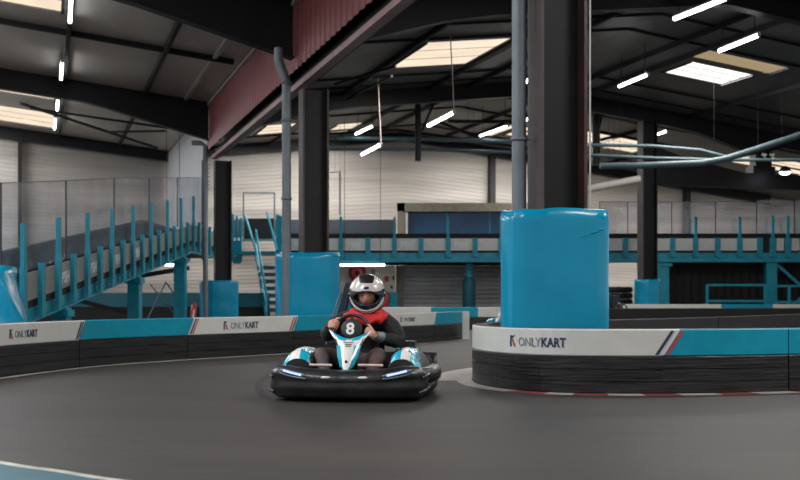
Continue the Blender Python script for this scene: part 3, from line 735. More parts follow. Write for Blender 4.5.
# ---------------------------------------------- elevated bridge (D 38)
D0 = 38.0
def zb_(D): return .44+.1226*(D-17.3) if D < 31 else .44+.1226*(31-17.3)
ZBR = zb_(31)
def logo_psh(c, size, T, nrm=(0, -1, 0), right=(1, 0, 0)):
    r = Vector(right); n = Vector(nrm); up = Vector((0, 0, 1))
    mbt, w = text_mb('PSH', size, lambda x, y, h: Vector(c)+r*(x-size*.95)+up*(y-size*.35)+n*(.002+h), bold=size*.02, thick=.004)
    part('panel_lettering', mbt, M['text_white'], T)
def bridge(x0, x1, posts, tall, label, logos, group, drop_cols, zoff=0.0):
    T = thing('elevated_track', label, 'bridge', ((x0+x1)/2, D0, 0), group)
    zf0, zf1 = ZZ(262.5, D0), ZZ(253, D0)
    m = MB(); m.box(((x0+x1)/2, D0+1.6, zf0+.2), (x1-x0, 3.1, .22)); part('deck', m, M['curtain'], T)
    m = MB(); m.box(((x0+x1)/2, D0, (zf0+zf1)/2), (x1-x0, .1, zf1-zf0)); m.box(((x0+x1)/2, D0-.08, zf0+.03), (x1-x0, .2, .04)); part('fascia_beam', m, M['teal_paint'], T)
    m = MB(); m.box(((x0+x1)/2, D0+.08, ZZ(251.3, D0)), (x1-x0, .05, .09)); part('lower_rail', m, M['curtain'], T)
    zr0, zr1 = ZZ(239.5, D0+.1), ZZ(233.5, D0+.1)
    m = MB(); m.box(((x0+x1)/2, D0+.14, (zr0+zr1)/2), (x1-x0, .08, zr1-zr0)); part('guard_rail', m, M['curtain'], T)
    m = MB(); m.box(((x0+x1)/2, D0+3.1, (zf1+ZZ(236, D0+3))/2), (x1-x0, .08, ZZ(236, D0+3)-zf1)); part('rear_rail', m, M['curtain'], T)
    xs = posts
    for i, (a, b) in enumerate(zip(xs, xs[1:])):
        xa, xb = XX(a, D0)+.12, XX(b, D0)-.05; m = MB(); m.box(((xa+xb)/2, D0-.02, (ZZ(238.5, D0)+ZZ(250.5, D0))/2), (xb-xa, .03, ZZ(238.5, D0)-ZZ(250.5, D0)))
        pn = part('side_panel', m, M['grey_panel'], T)
        if logos and i % 2 == 0: logo_psh(((xa+xb)/2, D0-.037, (ZZ(238.5, D0)+ZZ(250.5, D0))/2), .27, pn)
    for a in xs:
        zt = ZZ(217, D0) if a in tall else ZZ(238, D0)
        m = MB(); m.box((XX(a, D0)+.035, D0-.09, (ZZ(238, D0)+ZZ(257, D0))/2), (.17, .1, ZZ(238, D0)-ZZ(257, D0)))
        if a in tall: m.box((XX(a, D0)+.035, D0-.09, (zt+ZZ(240, D0))/2), (.085, .08, zt-ZZ(240, D0)))
        m.box((XX(a, D0)-.06, D0-.11, ZZ(254.5, D0)), (.07, .06, .08)); part('post', m, M['teal_paint'], T)
    for a, w in drop_cols:
        m = MB(); m.box((XX(a, D0), D0+.05, zf0/2), (w, .3, zf0)); m.box((XX(a, D0), D0+.05, zf0-.08), (w*1.5, .4, .1)); part('support_column', m, M['teal_paint'], T)
    return T
bridge(XX(279, D0), XX(603, D0), [287, 313.5, 340, 367, 393.5, 420, 447, 474, 500, 527, 553, 580], (287, 340, 393.5, 447, 500, 553), 'blue bridge with grey lettered side panels crossing behind the driver', True, None, [])
BR2 = bridge(XX(603.5, D0), XX(830, D0), [602.5, 624, 649, 671, 694, 716, 738, 758], (649, 694, 738), 'blue bridge with grey side panels right of the largest wrap', False, None, [(663, .38)])
# far right portion of posts
for a in (772, 787, 802, 817):
    m = MB(); m.box((XX(a, D0), D0-.09, (ZZ(238, D0)+ZZ(257, D0))/2), (.18, .1, ZZ(238, D0)-ZZ(257, D0))); m.box((XX(a, D0), D0-.09, (ZZ(216, D0)+ZZ(240, D0))/2), (.085, .08, ZZ(216, D0)-ZZ(240, D0))); part('post', m, M['teal_paint'], BR2)
for a, b in ((773, 787), (788, 802), (803, 817)):
    m = MB(); xa, xb = XX(a, D0)+.12, XX(b, D0)-.12; m.box(((xa+xb)/2, D0-.02, ZZ(244.5, D0)), (xb-xa, .03, .42)); part('side_panel', m, M['grey_panel'], BR2)
m = MB(); m.box((XX(771, D0), D0+.05, ZZ(262.5, D0)/2), (.36, .3, ZZ(262.5, D0))); part('support_column', m, M['teal_paint'], BR2)
for p0, p1 in (((776, 264), (812, 296)), ((790, 308), (812, 288))):
    m = MB(); m.bar(P(*p0, D0+.1), P(*p1, D0+.1), .1, .1); part('diagonal_brace', m, M['teal_paint'], BR2)
# black curtain and handrail under the right bridge
m = MB(); rows = []
for z in (0, .7, 1.4, 2.12):
    rows.append([Vector((XX(667, 38.4)+i*.06, 38.5+.035*math.sin(i*1.3)+.02*math.sin(i*.37), z)) for i in range(int((XX(830, 38.4)-XX(667, 38.4))/.06))])
m.grid(rows); cu = solo('black_curtain', m, M['curtain'], 'wide black curtain hanging below the right bridge', 'curtain')
for (a, b, c, d, lb) in ((707, 765, 285, 305, 'blue tubular handrail frame before the black curtain'), (775, 830, 286, 305, 'blue tubular handrail right of the bridge support')):
    T = thing('handrail', lb, 'railing', (XX((a+b)/2, 37), 37, 0))
    for yy in (c, c+16): m = MB(); m.bar(P(a, yy, 37), P(b, yy, 37), .07, .07); part('rail', m, M['teal_paint'], T)
    for xx in ((a, b) if b < 800 else (789, b)): m = MB(); q = P(xx, c, 37); m.bar((q.x, 37, 0), q, .08, .08); part('post', m, M['teal_paint'], T)

# clear plastic screens
def screen(p0, p1, z0a, z0b, z1a, z1b, label, grp, name='clear_screen'):
    p0 = Vector(p0); p1 = Vector(p1); m = MB(); n = (p1-p0).cross(Vector((0, 0, 1))).normalized()*.004
    poly = [Vector((p0.x, p0.y, z0a)), Vector((p1.x, p1.y, z0b)), Vector((p1.x, p1.y, z1b)), Vector((p0.x, p0.y, z1a))]
    m.prism([q-n for q in poly], n*2)
    T = thing(name, label, 'screen', (p0+p1)/2+Vector((0, 0, z0a)), grp); part('plastic_sheet', m, M['glass'], T)
    e = MB(); e.bar(poly[0], poly[3], .025, .025); e.bar(poly[3], poly[2], .012, .012); part('edge_strip', e, M['steel_dark'], T)
sx = [600, 628, 672, 716, 757, 795, 830]
for i, (a, b) in enumerate(zip(sx, sx[1:])):
    tp = 201 if i < 4 else 199
    screen((XX(a, D0+.2), D0+.25, 0), (XX(b, D0+.2)-.02, D0+.25, 0), ZZ(234, D0), ZZ(234, D0), ZZ(tp, D0), ZZ(tp, D0), 'clear plastic screen on the right bridge, %s' % ['directly right of largest wrap', 'crossed by the rear column', 'before the curtain, left half', 'above the curtain centre', 'left of the frame edge posts', 'cut off by the frame edge'][i], 'clear screens of the right bridge')

# ---------------------------------------------- ramp
RX = -5.91
T = thing('track_ramp', 'blue steel ramp with grey side panels climbing away at the left', 'ramp', (RX-.6, 24, 0))
def RP(D, dz, dx=0): return Vector((RX+dx, D, zb_(D)+dz))
DD = [15.5+i*(37.8-15.5)/40 for i in range(41)]; DD = sorted(DD+[31])
m = MB(); m.grid([[RP(D, .0) for D in DD], [RP(D, .24) for D in DD], [RP(D, .24, -.08) for D in DD], [RP(D, 0, -.08) for D in DD], [RP(D, 0) for D in DD]], smooth=False)
m.grid([[RP(D, .0, .07) for D in DD], [RP(D, .03, .07) for D in DD], [RP(D, .03, -.02) for D in DD], [RP(D, 0, -.02) for D in DD], [RP(D, 0, .07) for D in DD]], smooth=False); part('stringer', m, M['teal_paint'], T)
m = MB(); m.grid([[RP(D, .10, -.1) for D in DD], [RP(D, .10, -1.3) for D in DD], [RP(D, .16, -1.3) for D in DD], [RP(D, .16, -.1) for D in DD], [RP(D, .10, -.1) for D in DD]], smooth=False); part('deck', m, M['curtain'], T)
m = MB(); m.grid([[RP(D, .0, -1.3) for D in DD], [RP(D, .86, -1.3) for D in DD], [RP(D, .86, -1.38) for D in DD], [RP(D, 0, -1.38) for D in DD], [RP(D, 0, -1.3) for D in DD]], smooth=False); part('far_side_wall', m, M['curtain'], T)
m = MB(); m.grid([[RP(D, .86, -1.28) for D in DD], [RP(D, .93, -1.28) for D in DD], [RP(D, .93, -1.4) for D in DD], [RP(D, .86, -1.4) for D in DD]], smooth=False); part('far_rail', m, M['steel_dark'], T)
m = MB(); m.grid([[RP(D, .22, .01) for D in DD], [RP(D, .38, .01) for D in DD]], smooth=False); m.grid([[RP(D, .22, -.02) for D in DD], [RP(D, .38, -.02) for D in DD]], smooth=False); part('dark_gap_strip', m, M['curtain'], T)  # black strip stands in for the shaded gap between panels and stringer
tD = [17+1.75*i for i in range(9)]+[32.8, 34.6, 36.4]
for i, D in enumerate(tD):
    for kk, (DDp, tall_) in enumerate(((D, True), (D+.875, False))):
        if DDp > 37.6: continue
        m = MB(); b0 = RP(DDp, .04, .09); m.box((b0.x, DDp, b0.z+.44), (.07, .17, .86))
        if tall_: m.box((b0.x, DDp, b0.z+.85), (.06, .115, 1.42))
        m.box((b0.x-.02, DDp-.09, b0.z+.14), (.06, .06, .06)); part('post', m, M['teal_paint'], T)
    for (a, b) in ((D+.08, D+.80), (D+.95, D+1.67)):
        if b > 37.7: continue
        za, zb2 = zb_(a), zb_(b)
        m = MB(); m.prism([Vector((RX+.03, a, za+.36)), Vector((RX+.03, b, zb2+.36)), Vector((RX+.03, b, zb2+.80)), Vector((RX+.03, a, za+.80))], (.025, 0, 0))
        pn = part('side_panel', m, M['ramp_panel'], T)
        if i in (1, 2, 3, 4) and a == D+.08 : 
            c = Vector((RX+.057, (a+b)/2, (za+zb2)/2+.55)); mbt, w = text_mb('PSH', .27, lambda x, y, h: c+Vector((0, 1, .1226))*(x-.17)+Vector((0, 0, y-.1))+Vector((h+.002, 0, 0)), bold=.010, thick=.004)
            part('panel_lettering', mbt, M['text_white'], pn)
for px, D, w in ((68, 19.3, .3), (139, 24.6, .32), (184, 29.7, .36)):
    zt = zb_(D); m = MB(); m.box((RX-.02, D, zt/2), (w*.8, w, zt)); m.box((RX-.02, D, zt-.1), (w*1.1, w*1.3, .12)); part('support_column', m, M['teal_paint'], T)
for a, b in (((148, 318), (166, 282)), ((150, 284), (178, 318)), ((166, 282), (186, 312))):
    m = MB(); m.tube([P(*a, 29.6), P(*b, 29.6)], .02, 6); part('cable_brace', m, M['pipe'], T)
m = MB(); m.bar(P(40, 292, 27), P(188, 268, 31), .12, .12); m.bar(P(60, 296, 26), P(140, 316, 27), .1, .1); part('diagonal_strut', m, M['curtain'], T)
# blue draped padding at the ramp foot
random.seed(5); T = thing('draped_cover', 'glossy creased blue plastic cover over the ramp foot at left edge', 'cover', (-6.3, 16, 0))
rows = []; N = 40
for i in range(15):
    u = i/14; row = []
    for k in range(N):
        th = 2*PI*k/N; x, y = superell(.68+.34*(1-u)**1.0, .55, N, 3)[k]
        r = 1+.05*math.sin(5*th+4*u)+.035*math.sin(11*th+9*u)+.02*math.sin(17*th-6*u)
        row.append(Vector((-6.22+x*r+.0*(1-u), 15.6+y*r, 1.26*u+.05*math.sin(3*th+1)*u)))
    rows.append(row)
c = sum(rows[-1], Vector())/N; rows.append([c+(v-c)*.7+Vector((0, 0, .03)) for v in rows[-1]]); rows.append([c+(v-c)*.05 for v in rows[-1]])
m = MB(); m.grid(rows, closed=True); part('plastic_sheet', m, M['teal'], T)
# ramp screens
sD = [15.2, 16.4, 19.6, 22.9, 26.1, 29.4, 32.8]
for i, (a, b) in enumerate(zip(sD, sD[1:])):
    zt = lambda D: CH+(HY-(184-min(D-15, 9)*.7))*D/F
    screen((RX-.04, a, 0), (RX-.04, b-.02, 0), zb_(a)+.82, zb_(b)+.82, zt(a), zt(b), 'clear plastic screen above the ramp, %s' % ['at the left frame edge', 'over the ramp foot', 'with the bright lamp reflections', 'at mid ramp', 'before the white side wall', 'last one beside the downpipe'][i], 'clear screens of the ramp')
# ---------------------------------------------- staircase
T = thing('staircase', 'open blue staircase with pale treads left of the middle wrap', 'stairs', (XX(262, 35.5), 35.5, 0))
n = 8; xs0, xs1 = XX(250, 36)-.0, XX(277, 36)
for i in range(n):
    f = (i+1)/(n+1); y = 35.6+2.0*f; z = ZBR*f; xc = (xs0+xs1)/2+.62*(1-f)
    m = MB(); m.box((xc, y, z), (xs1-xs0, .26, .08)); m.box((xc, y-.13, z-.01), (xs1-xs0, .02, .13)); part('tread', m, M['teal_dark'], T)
for x in (xs0, xs1):
    m = MB(); m.bar((x+.62, 35.5, .05), (x, 37.8, ZBR+.1), .06, .22); part('stringer', m, M['teal_paint'], T)
    m = MB(); m.tube([(x+.60, 35.5, .0), (x+.60, 35.5, 1.0), (x-.02, 37.6, ZBR+1.05), (x-.02, 37.6, ZBR)], .035, 8); m.tube([(x+.60, 35.5, .55), (x-.02, 37.6, ZBR+.55)], .03, 8); m.tube([(x+.3, 36.55, 1.05), (x+.3, 36.55, 2.05)], .03, 8); part('handrail', m, M['teal_paint'], T)
m = MB(); m.box((XX(262, 38.2), 38.3, ZBR+.28), (1.9, 1.1, .12)); part('landing', m, M['teal_paint'], T)
T = thing('stair_gate', 'slim grey gate frame with dark lower panel at the top of stairs', 'gate', (XX(259, 38.9), 38.9, ZBR+.3))
m = MB()
for a in (243.5, 274.5): m.bar(P(a, 242, 38.9), P(a, 193, 38.9), .05, .05)
m.bar(P(243, 193, 38.9), P(275, 193, 38.9), .05, .05); m.bar(P(243, 240, 38.9), P(275, 240, 38.9), .08, .08); part('gate_frame', m, M['pipe'], T)
m = MB(); a, b = P(244, 240, 38.92), P(274, 218.5, 38.92); m.box(((a.x+b.x)/2, 38.93, (a.z+b.z)/2), (b.x-a.x, .02, b.z-a.z)); part('lower_panel', m, M['curtain'], T)
T = thing('landing_rail', 'blue railings on both sides of the stair gate', 'railing', (XX(259, 38.3), 38.0, ZBR))
for a0, a1 in ((233, 241), (277, 281)):
    for a in (a0, (a0+a1)/2, a1): m = MB(); m.bar(P(a, 262, 38.0), P(a, 214+(a-a0)*.5, 38.0), .09, .07); part('post', m, M['teal_paint'], T)
    m = MB(); m.bar(P(a0, 236, 38.0), P(a1, 236, 38.0), .05, .1); m.bar(P(a0, 248, 38.0), P(a1, 248, 38.0), .05, .5); m.bar(P(a0, 260, 38), P(a1, 260, 38), .1, .25); part('rail', m, M['teal_paint'], T)
m = MB(); m.bar(P(245, 215, 37.9), P(256, 250, 37.4), .06, .06); m.bar(P(267, 212, 37.9), P(277, 250, 37.4), .06, .06); part('rail', m, M['teal_paint'], T)
# low dark-blue wall behind the bridge, left of the booth
m = MB(); a, b = P(232, 236, 41.2), P(396, 219.5, 41.2); m.box(((a.x+b.x)/2, 41.3, (a.z+b.z)/2), (b.x-a.x, .08, b.z-a.z)); solo('rear_screen', m, M['slate'], 'dark blue grey windbreak screen behind the bridge, left of beige framed booth', 'screen')
T = thing('booth', 'beige framed booth with blue panels standing on the bridge level', 'booth', (XX(455, 41), 41, ZBR+.2))
zt0, zt1 = ZZ(203, 40.9), ZZ(211.5, 40.9)
m = MB(); a, b = XX(397, 40.9), XX(535, 40.9); m.box(((a+b)/2, 41.2, (zt0+zt1)/2), (b-a, .7, zt0-zt1)); m.box((a+.15, 40.95, (ZBR+zt0)/2+.1), (.28, .2, zt0-ZBR-.2)); part('frame', m, M['beige_frame'], T)
m = MB(); m.box(((a+b)/2+.2, 41.3, (ZBR+zt1)/2+.1), (b-a-.4, .4, zt1-ZBR-.2)); part('blue_panel', m, M['blue_panel'], T)
m = MB()
for px in (405, 447, 490): m.box((XX(px, 41), 41.06, (ZBR+zt1)/2+.1), (.05, .04, zt1-ZBR-.2))
part('mullion', m, M['teal_paint'], T)

# ---------------------------------------------- under the bridge
m = MB(); a, b = XX(403, 40.5), XX(535, 40.5); n = 13; rows = []
for i in range(n*3+1):
    z = i/(n*3)*2.05; rows.append([Vector((a, 40.5-(.05 if i % 3 == 1 else 0), z)), Vector((b, 40.5-(.05 if i % 3 == 1 else 0), z))])
m.grid(rows, smooth=False); T = thing('roller_shutter', 'grey ribbed roller shutter below the bridge right of driver', 'shutter', ((a+b)/2, 40.5, 0)); part('slat_curtain', m, M['shutter'], T)
m = MB(); m.box((a-.12, 40.45, 1.02), (.28, .2, 2.04)); m.box((a-.42, 40.5, 1.02), (.2, .15, 2.04)); part('side_guide', m, M['beige_frame'], T)
m = MB(); m.box(((XX(338, 40.2)+XX(535, 40.2))/2, 40.3, 2.22), (XX(535, 40.2)-XX(338, 40.2), .3, .34)); part('lintel', m, M['curtain'], T)
T = thing('notice_board', 'cream board with small red notices behind the driver', 'board', (XX(370, 40), 40, ZZ(292, 40)))
a, b = P(339, 292, 40), P(395.5, 266, 40)
m = MB(); m.box(((a.x+b.x)/2, 40.03, (a.z+b.z)/2), (b.x-a.x, .05, b.z-a.z)); part('board_panel', m, M['board'], T)
for x, y, w, h, mt in ((373, 272, .16, .2, 'beige_frame'), (386.5, 279, .17, .22, 'red_text'), (393.5, 278, .06, .16, 'seam'), (391.5, 287, .08, .1, 'seam')):
    m = MB(); q = P(x, y, 39.98); m.box(q, (w, .02, h)); part('notice', m, M[mt], T)
T = thing('wall_padding', 'blue padded panel below the cream notice board', 'padding', (XX(360, 39.6), 39.6, 0))
m = MB(); a, b = P(290, 292.3, 39.6), P(397, 300, 39.6); m.box(((a.x+b.x)/2, 39.7, a.z/2), (b.x-a.x, .2, a.z)); part('pad', m, M['teal_band'], T)
T = thing('hose_reel', 'round red fire hose reel on the cream board above helmet', 'hose reel', P(357, 273, 39.6))
q = P(357.5, 273, 39.6)
m = MB(); m.lathe(q, [(.0, -.1), (.30, -.1), (.33, -.07), (.33, .07), (.30, .1), (0, .1)], 24, axis=(0, 1, 0)); part('reel_disc', m, M['red_paint'], T)
m = MB(); m.lathe(q, [(.0, .13), (.09, .13), (.09, .1)], 16, axis=(0, -1, 0)); m.tube([q+Vector((.25*math.cos(i/3), -.12, .25*math.sin(i/3))) for i in range(19)], .025, 8, closed=True); part('hub', m, M['seam'], T)
def extinguisher(q, label):
    T = thing('fire_extinguisher', label, 'fire extinguisher', q)
    m = MB(); m.lathe(q, [(0, 0), (.1, 0), (.11, .02), (.11, .36), (.09, .44), (.04, .48), (.04, .52), (0, .52)], 16); part('bottle', m, M['red_paint'], T)
    m = MB(); m.box(q+Vector((0, -.03, .55)), (.05, .14, .05)); m.tube([q+Vector((.03, -.02, .53)), q+Vector((.16, -.04, .42)), q+Vector((.13, -.04, .15))], .018, 6); part('valve', m, M['seam'], T)
extinguisher(Vector((XX(386, 38.8), 38.8, ZZ(307, 38.8))), 'red fire extinguisher on the blue panel right of the helmet')
# bottle-shaped padded post
x, y = XX(469, 38.6), 38.6
T = thing('padded_post', 'dark blue padded post under the bridge before the grey shutter', 'post', (x, y, 0))
m = MB(); m.tube([(x, y, 0), (x, y, 2.05)], .13, 14); part('post_tube', m, M['teal_paint'], T)
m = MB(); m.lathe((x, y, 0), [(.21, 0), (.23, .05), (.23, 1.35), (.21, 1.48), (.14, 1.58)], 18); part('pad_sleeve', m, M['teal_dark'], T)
# feather flag behind the left barrier
T = thing('feather_flag', 'small red feather flag standing behind the left barrier', 'flag', (XX(192, 22), 22, 0))
q = P(191, 320, 22)
m = MB(); m.tube([(q.x, 22, 0), (q.x, 22, .55), (q.x+.02, 22, .72)], .012, 6); part('flag_pole', m, M['white_trim'], T)
pl = [P(190, 324, 22), P(195, 324, 22), P(197, 308, 22), P(196.5, 302, 22), P(194, 303, 22), P(191, 311, 22)]
m = MB(); m.prism([p_+Vector((0, -.02, 0)) for p_ in pl], (0, .012, 0)); part('flag_cloth', m, M['red_paint'], T)
m = MB(); m.prism([p_+Vector((0, -.024, 0)) for p_ in (P(192, 320, 22), P(194, 320, 22), P(195, 309, 22), P(193.5, 310, 22))], (0, .003, 0)); part('flag_stripe', m, M['white_band'], T)
# tyre stacks near the rear column
def tyre(c, R=.32, w=.2, name='tyre', label='', grp=None):
    m = MB(); m.lathe(c, [(R*.55, 0), (R*.85, 0), (R, .05), (R, w-.05), (R*.85, w), (R*.55, w), (R*.5, w/2), (R*.55, 0)], 20); return solo(name, m, M['rubber'], label, 'tyre', grp)
for st_i, (px, h, wd) in enumerate(((612, 6, 'left'), (623, 6, 'right'))):
    for k in range(h): tyre(Vector((XX(px, 37), 36.6+(.3 if st_i == 1 else 0), k*.205)), R=.30, label='black tyre in the %s small stack left of the small wrap, %s' % (wd, ['bottom', 'second from the bottom', 'third from the bottom', 'fourth from the bottom', 'fifth from the bottom', 'topmost'][k]), grp='stacked tyres beside the small wrap')

# ================================================================ KART (local frame: x right, y away, z up; moved at end)
def kart(label, with_led=True):
    T = thing('racing_kart', label, 'kart', (0, 0, 0))
    # front bumper loft
    xs = [-1+2*i/44 for i in range(45)]
    def plan(a):  # centre line of bumper in plan
        x = .615*math.sin(a*PI/2*.98)/math.sin(PI/2*.98); y = .02+.46*(1-math.sqrt(max(0, 1-(abs(a)**2.6)*.92)))
        return x, y
    rows = []
    for a in xs:
        x, y = plan(a); x2, y2 = plan(a+.01); tx, ty = x2-x, y2-y; l_ = math.hypot(tx, ty); nx, ny = ty/l_, -tx/l_
        ab = abs(a)
        zt = .248+.035*min(1, ab/.62)**1.6-.05*max(0, (ab-.86)/.14)
        zl = .030
        pr = [(-.12, zl+.01), (.0, zl), (.03, zl+.025), (.032, zl+.05), (.046, zl+.065), (.052, zl+.10), (.044, zl+.125), (.046, zt-.08), (.052, zt-.06), (.035, zt-.03), (.0, zt), (-.07, zt+.012), (-.14, zt-.01)]
        rows.append([Vector((x+nx*o, y+ny*o, z)) for o, z in pr])
    m = MB(); m.grid(rows, smooth=True, closed=True, caps=True); part('front_bumper', m, M['kart_black'], T)
    def onb(a, z, o=.056):
        x, y = plan(a); x2, y2 = plan(a+.01); tx, ty = x2-x, y2-y; l_ = math.hypot(tx, ty); return Vector((x+ty/l_*o, y-tx/l_*o, z))
    for sg in (-1, 1):
        # headlight: pale bezel, dark recess, lit bar
        b = MB(); pts = [onb(sg*(.64-.30*i/8), .262-.045*i/8, .056) for i in range(9)]; b.tube(pts, [.010, .016, .018, .018, .018, .018, .017, .014, .008], 8)
        b.tube([p_+Vector((0, -.004, -.022-.006*math.sin(i/8*PI))) for i, p_ in enumerate(pts)], .009, 6)
        hl_ = part('headlight', b, M['pipe'], T)
        e = MB(); pts = [onb(sg*(.58-.20*i/6), .258-.034*i/6, .066) for i in range(7)]; e.tube(pts, .010, 8); part('light_bar', e, M['led'], hl_)
        b = MB(); pts = [onb(sg*(.20-.08*i/4), .205, .045) for i in range(5)]; b.tube(pts, [.006, .011, .011, .009, .005], 8); part('bumper_marking', b, M['pod_white'], T)
        # lower corner strakes
        b = MB(); b.tube([onb(sg*(.98-.25*i/6), .11-.035*i/6, .058) for i in range(7)], .014, 8); b.tube([onb(sg*(.99-.2*i/6), .215-.02*i/6, .05) for i in range(7)], .011, 8); part('bumper_strake', b, M['kart_black'], T)
        # side pod
        secs = []
        for j in range(13):
            v = j/12; y = .30+.95*v; hgt = .40+.035*math.sin(v*PI)-.03*v; wid = .175-.0*v; cx = sg*(.455+.03*v)
            if j == 0: hgt -= .06
            r_ = []
            for k in range(13):
                q = k/12; xx = cx+sg*(-wid+2*wid*q)*.92
                z = .10+(hgt-.10)*(1-abs(2*q-1)**3.2*.55) if 0 < q < 1 else .10
                if q > .55: z -= (q-.55)*.14
                r_.append(Vector((xx, y, z)))
            secs.append(r_)
        def pm(i, k):
            if k <= 1 or k >= 11: return 0
            c = k+(i*.35)
            return 1 if c < 5 else (2 if c < 7.2 else (1 if c < 10.5 else 0))
        m = MB(); m.grid(secs, mf=pm, closed=True, caps=True); part('side_pod', m, [M['kart_black'], M['pod_teal'], M['pod_white']], T)
        # outer black bumper beside the wheels
        m = MB(); m.tube([(sg*.56, .42, .20), (sg*.64, .55, .19), (sg*.655, 1.0, .18), (sg*.64, 1.3, .19)], [.06, .07, .08, .06], 12); m.tube([(sg*.56, .45, .09), (sg*.64, .6, .09), (sg*.65, 1.0, .09), (sg*.64, 1.3, .10)], [.04, .05, .05, .04], 10); part('side_bumper', m, M['kart_black'], T)
    # wheels
    for (x, y, R, w) in ((-.50, .30, .125, .12), (.50, .30, .125, .12), (-.53, 1.28, .14, .2), (.53, 1.28, .14, .2)):
        m = MB(); m.lathe((x-w/2, y, R), [(R*.5, 0), (R*.85, 0), (R, .03), (R, w-.03), (R*.85, w), (R*.5, w)], 24, axis=(1, 0, 0)); wo = part('wheel', m, M['rubber'], T)
        m = MB(); m.lathe((x-w/2, y, R), [(0, .02), (R*.4, .03), (R*.52, .0), (R*.52, w), (R*.4, w-.03), (0, w-.02)], 18, axis=(1, 0, 0)); part('rim', m, M['tube_metal'], wo)
    m = MB(); m.box((0, .75, .055), (.8, 1.25, .02)); part('floor_pan', m, M['kart_black'], T)
    m = MB()
    for sg in (-1, 1): m.tube([(sg*.25, .12, .08), (sg*.38, .5, .08), (sg*.38, 1.45, .1)], .02, 8)
    m.tube([(-.6, 1.28, .14), (.6, 1.28, .14)], .022, 8); m.tube([(-.5, .3, .12), (.5, .3, .12)], .018, 8); part('chassis_tube', m, M['tube_metal'], T)
    # rear bumper
    m = MB(); m.grid([[Vector((x, 1.46+.10*(1-abs(x/.66)**3)+o, z)) for (o, z) in ((0, .06), (.06, .08), (.07, .2), (.05, .33), (0, .34), (-.03, .2))] for x in [-.66+1.32*i/20 for i in range(21)]], closed=True, caps=True); part('rear_bumper', m, M['kart_black'], T)
    # engine
    m = MB(); m.box((.42, 1.15, .26), (.2, .26, .26)); m.box((.42, 1.12, .42), (.14, .18, .08))
    for k in range(5): m.box((.42, 1.0, .17+k*.05), (.22, .03, .012))
    m.lathe((.42, 1.0, .3), [(0, 0), (.07, 0), (.07, .06), (0, .06)], 14, axis=(0, -1, 0)); part('engine', m, M['tube_metal'], T)
    # seat: bucket shell and tall slanted back
    rows = []
    for (y, z, hw, lip) in ((.72, .17, .17, .05), (.85, .12, .19, .10), (1.0, .11, .20, .16), (1.12, .16, .21, .2), (1.2, .34, .21, .2), (1.26, .52, .20, .16), (1.30, .66, .18, .10)):
        r_ = []
        for k in range(11):
            q = -1+2*k/10; r_.append(Vector((q*hw, y-(abs(q)**3)*lip*.7*(1 if z > .2 else 0), z+(abs(q)**3)*lip*(1 if z < .3 else .2))))
        rows.append(r_)
    m = MB(); m.grid(rows); m.grid([[v+Vector((0, .02, -.012)) for v in r] for r in rows]); part('seat', m, M['kart_black'], T)
    # steering column + hub (wheel tilted)
    m = MB(); m.tube([(-.02, .22, .20), (-.035, .63, .55)], .014, 8); part('steering_column', m, M['tube_metal'], T)
    wc = Vector((-.035, .66, .575)); nrm = Vector((0, -.86, .50)).normalized(); ax = Vector((1, 0, 0)); ay = nrm.cross(ax)
    if ay.z < 0: ay = -ay
    rr = .155
    m = MB(); m.tube([wc+(ax*math.cos(2*PI*i/28)+ay*math.sin(2*PI*i/28)*.92)*rr for i in range(28)], .0155, 10, closed=True)
    for ang in (PI*.5, PI*1.18, PI*1.82): m.bar(wc, wc+(ax*math.cos(ang)+ay*math.sin(ang)*.92)*rr, .035, .01)
    sw = part('steering_wheel', m, M['kart_black'], T)
    # number dial on top of the fairing
    hb_ = Vector((-.012, .50, .585)); n2 = Vector((0, -.93, .36)).normalized(); a2 = Vector((1, 0, 0)); b2 = Vector((0, .36, .93))
    m = MB(); m.lathe(hb_, [(0, .012), (.08, .012), (.092, .002), (.092, -.02), (0, -.02)], 24, axis=n2); dl = part('number_plate', m, M['shoe'], T)
    mbt, w = text_mb('8', .145, lambda x, y, h: hb_+a2*(x-.045)+b2*(y-.052)+n2*(.014+h), bold=.004, thick=.003); part('number', mbt, M['pod_white'], dl)
    # front fairing
    rws = [(.255, .155, .035), (.285, .175, .062), (.36, .235, .088), (.45, .30, .105), (.51, .35, .135), (.545, .385, .165), (.58, .42, .19)]
    rows = []
    for i, (z, y, hw) in enumerate(rws):
        r_ = []
        for k in range(13):
            q = -1+2*k/12; dip = (1-abs(q)**1.5)*(.075 if i == 6 else .05 if i == 5 else .025 if i == 4 else 0)
            r_.append(Vector((q*hw-.015, y+.06*abs(q)**2*(1 if i < 4 else 1.1)-dip*.3, z-dip)))
        rows.append(r_)
    def fm(i, k):
        c = abs(k-5.5)
        if i == 5: return 1 if c < 4.8 else 2
        if i == 4: return 1 if 1.2 < c < 4.4 else 2
        if i <= 2: return 2 if c < 3.4 else 1
        return 0 if c > 4.6 else 2
    m = MB(); m.grid(rows, mf=fm); m.grid([[v+Vector((0, .02, 0)) for v in r] for r in rows], mt=0); fr = part('front_fairing', m, [M['kart_black'], M['pod_teal'], M['pod_white']], T)
    m = MB()
    for z, y, w_ in ((.478, .318, .085), (.462, .306, .06), (.447, .295, .05)): m.box((-.012, y-.004, z), (w_, .004, .006))
    m.lathe((-.015, .205, .318), [(0, .012), (.012, .01), (.012, 0)], 10, axis=(0, -.8, .5)); part('fairing_marking', m, M['seam'], fr)
    for sg, x0, x1 in ((-1, -.33, -.14), (1, .08, .29)):
        m = MB(); m.tube([(x0, .24, .29), (x1, .24, .288)], .012, 8); part('pedal_bar', m, M['pale_tube'], T)
    return T
KT = kart('black kart with teal and white panels, number eight and lit headlights')
